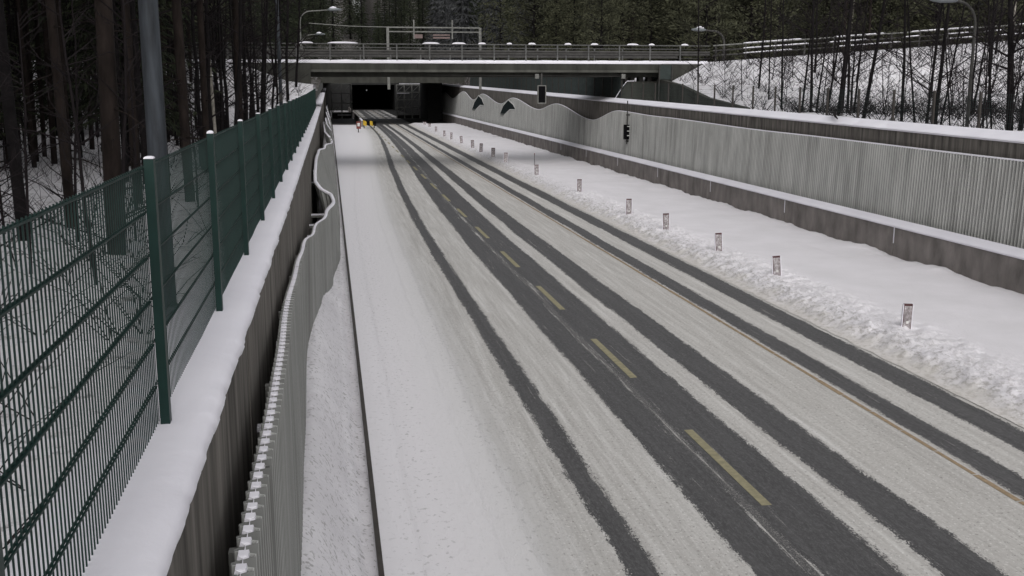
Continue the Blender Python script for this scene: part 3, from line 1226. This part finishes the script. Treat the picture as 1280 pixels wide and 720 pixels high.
# ------------------------------------------------------------------ marker posts on the right verge
mk_px = [(1132, 412, 36, 12), (972, 346, 28, 10), (899, 315, 25, 8.5), (833, 288, 22, 8), (786, 269, 21, 7), (724, 241, 17, 6), (671, 219, 13, 5.5), (632, 203, 12, 4.5), (616.5, 197, 12, 4.5), (601, 190.5, 11, 4), (591, 185.5, 10, 4), (577, 179.5, 9, 3.6), (564, 174.5, 8.5, 3), (555.5, 170.5, 7, 3), (545, 165, 6.5, 3), (537, 159.5, 5, 3), (531, 156.5, 4, 3)]
ordn = ['nearest', 'second nearest', 'third nearest', 'fourth nearest', 'fifth nearest', 'sixth nearest', 'seventh nearest', 'eighth nearest', 'ninth nearest', 'tenth nearest', 'eleventh nearest', 'twelfth nearest', 'thirteenth nearest', 'fourteenth nearest', 'fifteenth nearest', 'second farthest', 'farthest']
for i, (x, y, hp, wp) in enumerate(mk_px):
    p = at_z(x, y, .2)
    if i == 0:
        what = 'upright with a dark frame, on the right snow verge'
    elif i == 1:
        what = 'tilting left, on the right snow verge'
    else:
        what = 'on the right snow verge'
    o = empty('marker_post', (p.x, p.y, 0), '%s snow plastered marker post %s' % (ordn[i], what), 'marker post', 'marker posts along the right snow verge', rz=R(-12 + random.uniform(-6, 6)))
    o.rotation_euler.y = R(-5) if i == 1 else R(random.uniform(-4, 4))
    d = p.y
    h = .2 + hp / F_PX * d * 1.02
    w = max(.16, wp / F_PX * d)
    g = MB()
    g.box(-w / 2, w / 2, -.03, .03, -.1, h)
    g.build('board', M['board'], o)
    g = MB()
    g.box(-w * .42, w * .45, -.036, -.031, .15, h - .045)
    g.build('face', M['marker'], o)
    g = MB()
    g.box(-w * .1, w * .16, -.041, -.037, .34, .40)
    g.build('sticker', M['white_paint'], o)
    g = MB()
    g.box(-w * .6, -w * .505, -.035, .03, .05, h - .01)
    g.box(w * .505, w * .6, -.035, .03, .05, h - .01)
    g.build('snow_edge', M['snow'], o)
p = at_z(668, 206, .15)
o = empty('snow_stake', (p.x + .0, p.y, 0), 'thin dark snow stake standing on the far part of the right verge', 'stake')
g = MB()
g.tube([(0, 0, 0), (0, 0, .85)], .022, 6)
g.build('rod', M['steel_dark'], o)
g = MB()
g.tube([(0, 0, .85), (0, 0, .93)], .03, 6)
g.build('tip', M['red'], o)

# ------------------------------------------------------------------ lane signals
p = at_y(677, 118, BY0 - .35)
o = empty('lane_signal', (p.x, p.y, p.z), 'black lane signal box with pale frame hanging from the bridge', 'signal')
g = MB()
g.box(-.25, .25, -.08, .10, -.55, .55)
g.build('housing', M['black'], o)
g = MB()
for q in ((-.29, -.23, -.59, .59), (.23, .29, -.59, .59)):
    g.box(q[0], q[1], -.11, .02, q[2], q[3])
for q in ((-.225, .225, -.59, -.53), (-.225, .225, .53, .59)):
    g.box(q[0], q[1], -.108, .02, q[2], q[3])
g.build('frame', M['steel_mid'], o)
g = MB()
g.tube([(-.08, -.10, -.3), (-.08, -.10, .3)], .03, 6)
g.tube([(.08, -.10, -.3), (.08, -.10, .3)], .03, 6)
g.build('lamp_row', M['black'], o)
g = MB()
g.box(-.05, .05, .02, .08, .55, 1.35)
g.build('hanger', M['steel_dark'], o)

p = at_x(783, 165, 18.05)
o = empty('lane_signal', (p.x, p.y, p.z), 'narrow black three lamp signal on a thin pole before the right barrier', 'signal')
g = MB()
g.tube([(.05, .05, -.75), (.05, .05, 1.9)], .035, 8)
g.build('pole', M['steel_dark'], o)
g = MB()
g.box(-.16, .14, -.14, .10, -.45, .45)
g.build('housing', M['black'], o)
for z in (-.28, 0, .28):
    g = MB()
    g.box(.0, .13, -.26, -.142, z + .04, z + .09)
    g.build('visor', M['white_paint'], o)
g = MB()
g.box(-.02, .3, .0, .08, 1.0, 1.08)
g.box(-.02, .3, .0, .08, -.6, -.52)
g.build('wall_bracket', M['steel_dark'], o)


# ------------------------------------------------------------------ street lamps, poles and gantry
def street_lamp(base_, top, reach, label, mat='galv', snow=True, r=.06, dirx=-1, diry=0):
    o = empty('street_lamp', base_, label, 'street lamp')
    hh = top - base_[2]
    g = MB()
    pts = [(0, 0, -.3), (0, 0, hh * .5), (0, 0, hh - .9)]
    rs = [r * 1.3, r, r * .8]
    for i in range(1, 8):
        a = i / 7 * math.pi / 2 * .93
        pts.append((dirx * (.8 - .8 * math.cos(a)), diry * (.8 - .8 * math.cos(a)), hh - .9 + .8 * math.sin(a)))
        rs.append(r * .75)
    pts.append((dirx * reach, diry * reach, hh - .9 + .8 + (reach - .8) * .08))
    rs.append(r * .65)
    g.tube(pts, rs, 10)
    g.build('pole', M[mat], o, smooth=True)
    e = pts[-1]
    g = MB()
    g.tube([(e[0] - dirx * .3, e[1], e[2] + .0), (e[0] - dirx * .1, e[1], e[2] + .02), (e[0] + dirx * .35, e[1], e[2] + .03), (e[0] + dirx * .75, e[1], e[2] + .02)], [.06, .11, .13, .05], 8)
    hd = g.build('lamp_head', M['galv'], o, smooth=True)
    if snow:
        g = MB()
        g.tube([(e[0] - dirx * .15, e[1], e[2] + .12), (e[0] + dirx * .1, e[1], e[2] + .16), (e[0] + dirx * .35, e[1], e[2] + .15)], [.04, .10, .05], 7)
        g.build('snow_lump', M['snow'], hd, smooth=True)
    return o


def z_pix(y, D):
    return H + (VY - y) / F_PX * D


p = at_y(902, 137, 73)
street_lamp((p.x, p.y, base_h(p.x, p.y)), at_y(902, 38, 73).z + .05, 1.7, 'slim grey street lamp with bent arm right of the bridge', 'steel_dark', r=.085)
p = at_y(1208, 165, 36)
street_lamp((p.x, 36, base_h(p.x, 36)), at_y(1219, -2, 36).z, 1.1, 'dark street lamp among the bare trees on the right slope', 'steel_dark')
p = at_y(378, 105, 84)
street_lamp((p.x, 84, base_h(p.x, 84)), at_y(378, 13, 84).z + .05, 2.4, 'grey street lamp with long snowy head behind the left bridge end', 'steel_mid', dirx=1)
p = at_y(386, 100, 150)
street_lamp((p.x, 118, base_h(p.x, 118)), at_y(386, 43, 118).z + .05, 1.7, 'smaller distant street lamp with snowy head beyond the left bridge end', 'steel_mid', dirx=1)
# tall pole by the fence
o = empty('lamp_pole', (-1.79, 11.6, base_h(-1.79, 11.6)), 'thick weathered blue grey steel pole behind the green fence', 'pole')
g = MB()
g.tube([(0, 0, -.3), (0, 0, 2.0), (0, 0, 6.5), (0, 0, 11)], [.105, .102, .092, .08], 20)
g.build('shaft', M['pole_blue'], o, smooth=True)
g = MB()
g.tube([(0, 0, -.1), (0, 0, .22)], [.15, .135], 20)
g.build('base_collar', M['pole_blue'], o, smooth=True)
p = at_y(351, 120, 62)
o = empty('lamp_pole', (p.x, 62, base_h(p.x, 62)), 'slim dark steel pole beside the left bridge abutment', 'pole')
g = MB()
g.tube([(0, 0, -.3), (0, 0, 3), (0, 0, 9.5)], [.10, .10, .08], 12)
g.build('shaft', M['pole_blue'], o, smooth=True)
g = MB()
g.box(-.1, .1, -.14, -.09, .6, 1.1)
g.build('hatch', M['steel_dark'], o)

GY = 118.0
gp = [at_y(x, y, GY) for x, y in ((485, 60), (485, 37), (489, 34), (592, 34), (592, 38), (489, 39))]
gb = base_h(gp[0].x, GY)
o = empty('sign_gantry', (gp[0].x, GY, 5), 'grey steel pipe sign gantry standing beyond the bridge', 'gantry')
x0, x1 = gp[0].x, at_y(600, 36, GY).x
zt = gp[2].z
g = MB()
g.box(x0 - .14, x0 + .14, GY - .1, GY + .1, 5.0, zt)
g.box(x1 - .14, x1 + .14, GY - .1, GY + .1, 5.0, zt)
g.build('upright', M['steel_mid'], o)
g = MB()
g.box(x0, x1, GY - .09, GY + .09, zt - .07, zt + .07)
g.box(x0, x1, GY - .09, GY + .09, zt - .52, zt - .40)
g.build('cross_beam', M['steel_mid'], o)
for x in (517, 565):
    a, b = at_y(x, 25, GY), at_y(x, 49, GY)
    g = MB()
    g.box(a.x - .07, a.x + .07, GY - .2, GY - .1, b.z, a.z)
    g.build('hanger', M['steel_mid'], o)
for xa, xb, ya_, yb_ in ((518, 528, 43, 48), (541, 562, 43, 45), (541, 562, 46.2, 48.5)):
    a, b = at_y(xa, ya_, GY), at_y(xb, yb_, GY)
    g = MB()
    g.box(a.x, b.x, GY - .3, GY - .2, b.z, a.z)
    g.build('sign_slat', M['faded_pink'], o)
g = MB()
a, b = at_y(386, 29, GY), at_y(488, 34, GY)
g.tube([a, (a + b) / 2 + Vector((0, 0, -.1)), b], .05, 6)
g.build('pipe', M['steel_mid'], o)
at_world(o)

# pipe guard rail on the approach road right of the bridge
gr = empty('guard_rail', (38, 68.5, 7), 'three pipe steel guard rail on top of the snowy right embankment', 'guard rail')


def crest(x):
    return 6.98 + .07 * max(x - 25, 0)


for dz, mt in ((1.05, 'steel_mid'), (.72, 'steel_dark'), (.4, 'steel_dark')):
    g = MB()
    g.tube([(x, 68.6, crest(x) + dz) for x in frange(25.4, 62, 2)], .05, 6)
    rl = g.build('pipe', M[mt], gr)
    x = 27.5
    while x < 60:
        L = random.uniform(1.2, 5.5)
        g = MB()
        g.tube([(x, 68.6, crest(x) + dz + .03), (x + .15, 68.6, crest(x) + dz + .055), (x + L - .2, 68.6, crest(x + L) + dz + .05), (x + L, 68.6, crest(x + L) + dz + .03)], [.02, .045, .045, .015], 6)
        g.build('snow_strip', M['snow'], rl)
        x += L + random.uniform(.6, 3.5)
for x in frange(25.6, 61, 2.1):
    g = MB()
    g.box(x - .05, x + .05, 68.56, 68.66, crest(x) - .2, crest(x) + 1.08)
    g.build('rail_post', M['steel_dark'], gr)
at_world(gr)


# ------------------------------------------------------------------ trees
def leaf(g, p, d, L, w):
    """thin pointed leaf/needle spray of length L along d"""
    d = d.normalized()
    s = d.cross(Vector((random.uniform(-1, 1), random.uniform(-1, 1), random.uniform(-.3, 1)))).normalized() * w
    m = p + d * (L * .45)
    g.quad(p, m + s, p + d * L, m - s)


def spruce(h, rad, z0, dens=1.0, size=1.0):
    t = MB()
    bend = random.uniform(-.1, .1)
    t.tube([(0, 0, -.3), (bend, 0, h * .5), (0, 0, h)], [.012 * h + .03, .008 * h + .02, .01], 7)
    c = MB()
    z = z0
    while z < h:
        k = (z - z0) / (h - z0)
        r = rad * (1 - k) ** .85 * random.uniform(.75, 1.15) + .08
        nb_ = int(7 * dens) + random.randint(0, 2)
        a0 = random.random() * 6.28
        for i in range(nb_):
            if random.random() < .10:
                continue
            a = a0 + i * 6.283 / nb_ + random.uniform(-.25, .25)
            rr_ = r * random.uniform(.6, 1.1)
            d = Vector((math.cos(a), math.sin(a), -.25 - .25 * (1 - k)))
            n = max(3, int(rr_ / .26 / size))
            for j in range(n):
                f = (j + .6) / n
                p = Vector((0, 0, z)) + d * (rr_ * f) + Vector((0, 0, .12 * f * rr_ * f))
                for q in range(3):
                    dd = d + Vector((random.uniform(-.9, .9), random.uniform(-.9, .9), random.uniform(-.8, .15)))
                    leaf(c, p, dd, random.uniform(.3, .55) * size, random.uniform(.025, .055) * size)
        z += random.uniform(.26, .4) * size
    return t, c


def pine(h, z0, rad, nclump=46, trunk_r=.16, lean=0.):
    t = MB()
    b1, b2 = random.uniform(-.25, .25), random.uniform(-.25, .25)
    t.tube([(0, 0, -.4), (0, 0, 0), (b1 * .5, b2 * .3, h * .3), (b1, b2, h * .65), (lean, 0, h)], [trunk_r * 1.25, trunk_r, trunk_r * .85, trunk_r * .6, .03], 10)
    c = MB()
    # dead branch stubs on the bare stem
    for i in range(9):
        z = random.uniform(.12, .9) * z0
        a = random.random() * 6.28
        L = random.uniform(.3, 1.2)
        d = Vector((math.cos(a), math.sin(a), random.uniform(-.3, .25)))
        p = Vector((b1 * .4, b2 * .3, z))
        t.tube([p, p + d * L * .5, p + d * L + Vector((0, 0, -.1))], [.018, .012, .005], 4)
    for i in range(nclump):
        z = z0 + (h - z0) * (random.random() ** .8)
        k = (z - z0) / (h - z0)
        r = rad * (.45 + .9 * math.sin(math.pi * min(1, .2 + k * .85))) * random.uniform(.35, 1.0)
        a = random.random() * 6.28
        p = Vector((math.cos(a) * r, math.sin(a) * r, z + .15 * r))
        t.tube([Vector((b1 * .8, b2 * .8, z - .2 * r)), p], [.03, .01], 4)
        cr = random.uniform(.35, .7)
        for j in range(34):
            q = Vector((random.gauss(0, 1), random.gauss(0, 1), random.gauss(0, .6)))
            leaf(c, p + q * cr * .55, q + Vector((0, 0, .35)), random.uniform(.22, .42), random.uniform(.025, .06))
    return t, c


def bare(h, r, nbr, wob=.12, low=.15):
    t = MB()
    pts, rs = [], []
    x = y = 0
    lx, ly = random.uniform(-.05, .05), random.uniform(-.05, .05)
    n = 8
    for i in range(n + 1):
        k = i / n
        pts.append(Vector((x, y, h * k - .3 * (i == 0))))
        rs.append(r * (1 - .85 * k) + .004)
        x += lx * h / n + random.uniform(-wob, wob) * h / n * .4
        y += ly * h / n + random.uniform(-wob, wob) * h / n * .4
    t.tube(pts, rs, 7)
    c = MB()
    for i in range(nbr):
        k = random.uniform(low, .97)
        j = min(n - 1, int(k * n))
        p = pts[j].lerp(pts[j + 1], k * n - j)
        a = random.random() * 6.28
        L = random.uniform(.25, .55) * (1.1 - k) * h * .5 + .25
        d = Vector((math.cos(a), math.sin(a), random.uniform(.3, 1.1))).normalized()
        e = p + d * L
        m = p + d * L * .5 + Vector((random.uniform(-.08, .08), random.uniform(-.08, .08), random.uniform(-.05, .08))) * L
        c.tube([p, m, e], [r * .32 * (1 - k * .6) + .004, r * .2 + .003, .003], 4)
        for s in range(random.randint(2, 4)):
            f = random.uniform(.3, .95)
            q = p.lerp(e, f)
            dd = d + Vector((random.uniform(-.8, .8), random.uniform(-.8, .8), random.uniform(-.3, .8)))
            c.tube([q, q + dd.normalized() * L * random.uniform(.2, .45)], [.006, .002], 3)
    return t, c


def make_tree(name, tc, tmat, cmat, loc, label, group=None, cat='tree', crown='crown', rz=0):
    o = empty(name, loc, label, cat, group, rz)
    tc[0].build('trunk', M[tmat], o, smooth=True)
    if tc[1].v:
        tc[1].build(crown, M[cmat], o)
    return o


def place(protos, loc, label, group, s=1.0, rz=None, tilt=0, tilty=0):
    """first use moves the prototype itself, then copies"""
    src = random.choice(protos)
    if src.get('fresh'):
        o = src
        del o['fresh']
    else:
        o = copy_tree(src)
    o.location = loc
    o.rotation_euler = (tilty, tilt, random.uniform(0, 6.28) if rz is None else rz)
    o.scale = (s, s, s)
    o['label'] = label
    o['group'] = group
    return o


def protos_of(fn, n, name, tm, cm, crown='crown'):
    out = []
    for i in range(n):
        o = make_tree(name, fn(i), tm, cm, (0, 0, -50), 'tree', None, 'tree', crown)
        o['fresh'] = 1
        out.append(o)
    return out


random.seed(21)
P_spruce = protos_of(lambda i: spruce(random.uniform(13, 17), random.uniform(1.9, 2.6), random.uniform(.6, 1.6)), 4, 'spruce_tree', 'bark_dark', 'needles_spruce')
P_pinelow = protos_of(lambda i: pine(random.uniform(11, 14), random.uniform(.8, 2.0), random.uniform(1.5, 2.1), 120, .11), 5, 'young_pine_tree', 'bark_dark', 'needles_pine')
P_pine = protos_of(lambda i: pine(random.uniform(16, 19), random.uniform(6, 8), random.uniform(1.5, 2.2), 70, random.uniform(.075, .13)), 6, 'pine_tree', 'bark_pine', 'needles_pine')
P_bare = protos_of(lambda i: bare(random.uniform(8, 11), random.uniform(.07, .10), 26), 5, 'bare_tree', 'bark_dark', 'twig')
P_sap = protos_of(lambda i: bare(random.uniform(2.6, 4.5), random.uniform(.018, .03), 22, .2, .08), 6, 'sapling', 'twig', 'twig')
P_dense = protos_of(lambda i: spruce(random.uniform(12, 15), random.uniform(2.0, 2.6), random.uniform(1.3, 2.2), 1.1, .72), 4, 'spruce_tree', 'bark_dark', 'needles_spruce')


def zt(x, y):
    return base_h(x, y) - .05


# prominent near trunks of the left forest: pixel of the base, distance, trunk width
BIG = [((146, 312), 17.0, .145, 'thick reddish pine trunk left of the blue grey steel pole', 'bark_pine', .0),
       ((90, 285), 20.5, .095, 'slimmer reddish pine trunk beside the thick pine behind the fence', 'bark_pine', .1),
       ((30, 300), 18.5, .10, 'dark straight pine trunk near the left edge of the forest', 'bark_dark', -.1),
       ((172, 250), 25., .10, 'red barked pine trunk directly behind the blue grey pole', 'bark_pine', -.1),
       ((300, 160), 40, .14, 'reddish pine trunk beside the pale birch in the left forest', 'bark_pine', 0)]
for (px, py), Y, r, lab, mt, lean in BIG:
    p = at_y(px, py, Y)
    tc = pine(17, 7.5, 1.9, 60, r, lean)
    make_tree('pine_tree', tc, mt, 'needles_pine', (p.x, Y, zt(p.x, Y)), lab)
p = at_y(269, 150, 36)
o = make_tree('birch_tree', bare(9.5, .065, 22, .04, .45), 'bark_birch', 'twig', (p.x, 36, zt(p.x, 36)), 'slender pale birch standing in the dark left forest')
p = at_y(1061, 60, 90)
o = make_tree('birch_tree', bare(12, .10, 22, .04, .45), 'bark_birch', 'twig', (p.x, 90, zt(p.x, 90)), 'pale birch trunk behind the guard rail above the right slope')
p = at_y(1266, 60, 84)
o = make_tree('birch_tree', bare(12, .13, 22, .04, .45), 'bark_birch', 'twig', (p.x, 84, zt(p.x, 84)), 'pale birch trunk behind the guard rail near the right picture edge')

# left forest
G1 = 'pines of the left forest'
L1 = 'tall dark pine in the snowy forest behind the left fence'
G2 = 'spruces of the left forest'
L2 = 'dense dark spruce in the forest behind the left fence'
n = 0
spots = []


def free(x, y, d):
    for a, b in spots:
        if (a - x) ** 2 + (b - y) ** 2 < d * d:
            return False
    spots.append((x, y))
    return True


tries = 0
while n < 118 and tries < 9000:
    tries += 1
    y = random.uniform(-8, 66)
    x = -random.uniform(2.4 + max(0, 15 - y) * .25, 9 + y * .42)
    if y < 24 and x > -.36 * y - 1.2:
        continue
    if y > 52 and x > -4:
        continue
    if free(x, y, 1.1):
        place(P_pine, (x, y, zt(x, y)), L1, G1, random.uniform(.8, 1.1))
        n += 1
n = 0
tries = 0
while n < 44 and tries < 4000:
    tries += 1
    y = random.uniform(33, 88)
    x = -random.uniform(5.5, 8 + y * .42)
    if y > 52 and x > -9 and y < 68:
        continue
    if 66 < y < 83:
        continue
    if free(x, y, 1.7):
        place(P_dense, (x, y, zt(x, y)), L2, G2, random.uniform(.8, 1.1))
        n += 1
n = 0
tries = 0
while n < 60 and tries < 5000:
    tries += 1
    y = random.uniform(28, 67)
    x = -random.uniform(1.6 + y * .03, 4 + y * .30)
    if free(x, y, .6):
        place(P_bare, (x, y, zt(x, y)), 'thin dark leafless tree in the forest behind the left fence', 'leafless trees of the left forest', random.uniform(.8, 1.2), tilt=random.uniform(-.04, .04))
        n += 1
for k in range(26):
    y = random.uniform(46, 66.5)
    x = -random.uniform(1.6, 8.5)
    place(P_bare, (x, y, zt(x, y)), 'thin leafless tree on the embankment by the left bridge end', 'leafless trees by the left bridge end', random.uniform(.7, 1.1), tilt=random.uniform(-.06, .06))
n = 0
tries = 0
while n < 70 and tries < 4000:
    tries += 1
    y = random.uniform(7, 50)
    x = -random.uniform(2.6, 5 + y * .38)
    if free(x, y, .7):
        place(P_sap, (x, y, zt(x, y)), 'thin bare sapling in the snow behind the left fence', 'saplings of the left forest', random.uniform(.6, 1.3))
        n += 1

# right slope: single trunks seen in the photograph (pixel of base, distance, thickness, top offset px)
RTREES = [(873, 133, 60, .05, 0), (947, 138, 60, .06, .02), (977, 142, 56, .06, .0), (1002, 138, 55, .06, .02), (1013, 145, 50, .075, -.02), (1033, 141, 52, .06, .10), (1048, 147, 46, .085, .06), (1067, 144, 47, .05, .06), (1079, 150, 43, .085, .10), (1127, 155, 41, .065, 0), (1157, 157, 39, .06, .03), (1168, 157, 39, .085, .06), (1175, 158, 40, .04, .12), (1188, 158, 39, .03, -.16), (1262, 168, 34, .13, -.05), (1275, 170, 33.5, .09, .12), (1240, 165, 36, .035, -.1), (960, 140, 58, .04, -.05), (1143, 156, 41, .04, -.15), (1020, 143, 54, .05, .05)]
LB = 'slender bare trunk rising behind the snowy right wall'
GB = 'bare trees behind the right wall'
SPEC = {14: 'thickest dark bare tree trunk at the right edge behind the right wall', 8: 'dark trunk leaning right behind the right wall, left of a short fence post', 9: 'straight thin trunk right of the short fence post on the right wall'}
for i, (x, y, Y, r, ln) in enumerate(RTREES):
    p = at_y(x, y, Y)
    if p.x < 20.2:
        p.x = 20.2
    tc = bare(10.5, r, 30, .05, .12)
    o = make_tree('bare_tree', tc, 'bark_dark', 'twig', (p.x, Y, zt(p.x, Y)), SPEC.get(i, LB), None if i in SPEC else GB)
    o.rotation_euler = (0, ln, 0)
n = 0
tries = 0
spots2 = []
while n < 84 and tries < 5000:
    tries += 1
    y = random.uniform(27, 67)
    x = random.uniform(20.6, 21 + (y - 22) * .75)
    if x > 52:
        continue
    place(P_sap, (x, y, zt(x, y)), 'bare twiggy sapling on the snowy right slope', 'saplings of the right slope', random.uniform(.5, 1.35), tilt=random.uniform(-.2, .2))
    n += 1
for k in range(20):
    y = random.uniform(46, 67)
    x = random.uniform(25, 52)
    place(P_bare, (x, y, zt(x, y)), 'dark leafless tree on the right embankment below the guard rail', 'leafless trees of the right embankment', random.uniform(.7, 1.1), tilt=random.uniform(-.08, .1))

# forest behind the bridge, right and middle
n = 0
tries = 0
while n < 95 and tries < 6000:
    tries += 1
    y = random.uniform(86, 150)
    x = random.uniform(20.5, 24 + y * .55)
    if free(x, y, 2.0):
        place(P_pinelow, (x, y, zt(x, y)), 'olive green young pine in the forest behind the bridge', 'young pines behind the bridge', random.uniform(.75, 1.3))
        n += 1
n = 0
tries = 0
while n < 46 and tries < 6000:
    tries += 1
    y = random.uniform(86, 155)
    x = random.uniform(27, 24 + y * .6)
    if free(x, y, 1.5):
        place(P_pine, (x, y, zt(x, y)), 'tall bare stemmed pine in the forest behind the right guard rail', 'tall pines behind the right guard rail', random.uniform(.9, 1.2))
        n += 1
n = 0
tries = 0
while n < 62 and tries < 4000:
    tries += 1
    y = random.uniform(92, 168)
    x = random.uniform(-42, -3.5)
    if free(x, y, 2.2):
        place(P_spruce, (x, y, zt(x, y)), 'dark spruce beyond the left bridge end', 'spruces beyond the left bridge end', random.uniform(.8, 1.2))
        n += 1
n = 0
tries = 0
while n < 60 and tries < 6000:
    tries += 1
    y = random.uniform(242, 330)
    x = random.uniform(-10, 46)
    if free(x, y, 2.4):
        place(P_spruce, (x, y, zt(x, y)), 'tall dark spruce on the hill beyond the tunnel', 'spruces on the hill beyond the tunnel', random.uniform(1.2, 1.7))
        n += 1

# remaining unused prototypes out of the scene
for grp in (P_spruce, P_pinelow, P_pine, P_bare, P_sap, P_dense):
    for o in grp:
        if o.get('fresh'):
            for c in list(o.children):
                bpy.data.objects.remove(c)
            bpy.data.objects.remove(o)

# far wood that reads as one mass
random.seed(5)
small = []
for i in range(4):
    t, c = spruce(15, 2.6, .5, .75, 2.0)
    small.append((t, c))
fm = MB()


def add_copy(src, loc, s, a):
    n = len(fm.v)
    ca, sa = math.cos(a) * s, math.sin(a) * s
    fm.v += [(loc[0] + x * ca - y * sa, loc[1] + x * sa + y * ca, loc[2] + z * s) for x, y, z in src.v]
    fm.f += [tuple(n + i for i in f) for f in src.f]


cnt = 0
while cnt < 520:
    if random.random() < .45:
        y = random.uniform(160, 300)
        x = random.uniform(24, 60 + y * .62)
    elif random.random() < .5:
        y = random.uniform(30, 240)
        x = -random.uniform(26 + y * .1, 50 + y * .35)
    else:
        y = random.uniform(330, 420)
        x = random.uniform(-60, 150)
    t, c = random.choice(small)
    s = random.uniform(1.1, 1.7)
    z = base_h(x, y) - .3
    a = random.random() * 6.28
    add_copy(t, (x, y, z), s, a)
    add_copy(c, (x, y, z), s, a)
    cnt += 1
o = fm.build('forest', M['needles_haze'])
o['kind'] = 'stuff'
o['label'] = 'dark mass of conifer wood closing the view on all sides'
o['category'] = 'forest'

# ------------------------------------------------------------------ brushwood and twigs
random.seed(11)


def brush(n, fx_, lab, name='brushwood', th=1.0):
    g = MB()
    for i in range(n):
        x, y = fx_()
        z = base_h(x, y)
        for k in range(random.randint(2, 4)):
            a = random.random() * 6.28
            L = random.uniform(.4, 1.5)
            d = Vector((math.cos(a) * .7, math.sin(a) * .5, random.uniform(.35, 1))).normalized()
            p = Vector((x, y, z - .05))
            g.tube([p, p + d * L * .55, p + d * L + Vector((random.uniform(-.1, .1), random.uniform(-.1, .1), -.12 * L))], [.013 * th, .010 * th, .004 * th], 3)
    o = g.build(name, M['twig'])
    o['kind'] = 'stuff'
    o['label'] = lab
    o['category'] = 'brushwood'


def fr():
    y = 34 + 34 * random.random() ** .6
    return random.uniform(22.5, 23.5 + (y - 22) * .72), y


def fl_():
    y = random.uniform(4, 50)
    return -random.uniform(1.9, 5 + y * .4), y


def fe_():
    y = random.uniform(48, 67)
    return -random.uniform(1.4, 9), y


brush(2100, fr, 'dark twigs and dry stalks poking through snow on the right slope')
brush(650, fl_, 'dark twigs and dry stalks poking through snow behind the left fence', th=.5)
brush(420, fe_, 'dark brush on the snowy embankment by the left bridge end')
p = at_x(1045, 152, 18.75)
o = empty('fallen_branch', (18.7, p.y, wall_top(p.y) + .18), 'dark fallen branch lying across the snow on the right wall', 'branch')
g = MB()
g.tube([(-.3, -.8, .03), (-.1, -.2, .12), (.2, .5, .22), (.6, 1.3, .1)], [.02, .05, .06, .03], 6)
g.build('stem', M['twig'], o)
g = MB()
for i in range(16):
    a = Vector((random.uniform(-.2, .3), random.uniform(-.6, .9), .12))
    g.tube([a, a + Vector((random.uniform(-.4, .4), random.uniform(-.6, .6), random.uniform(0, .5)))], [.014, .004], 4)
g.build('twigs', M['twig'], o)
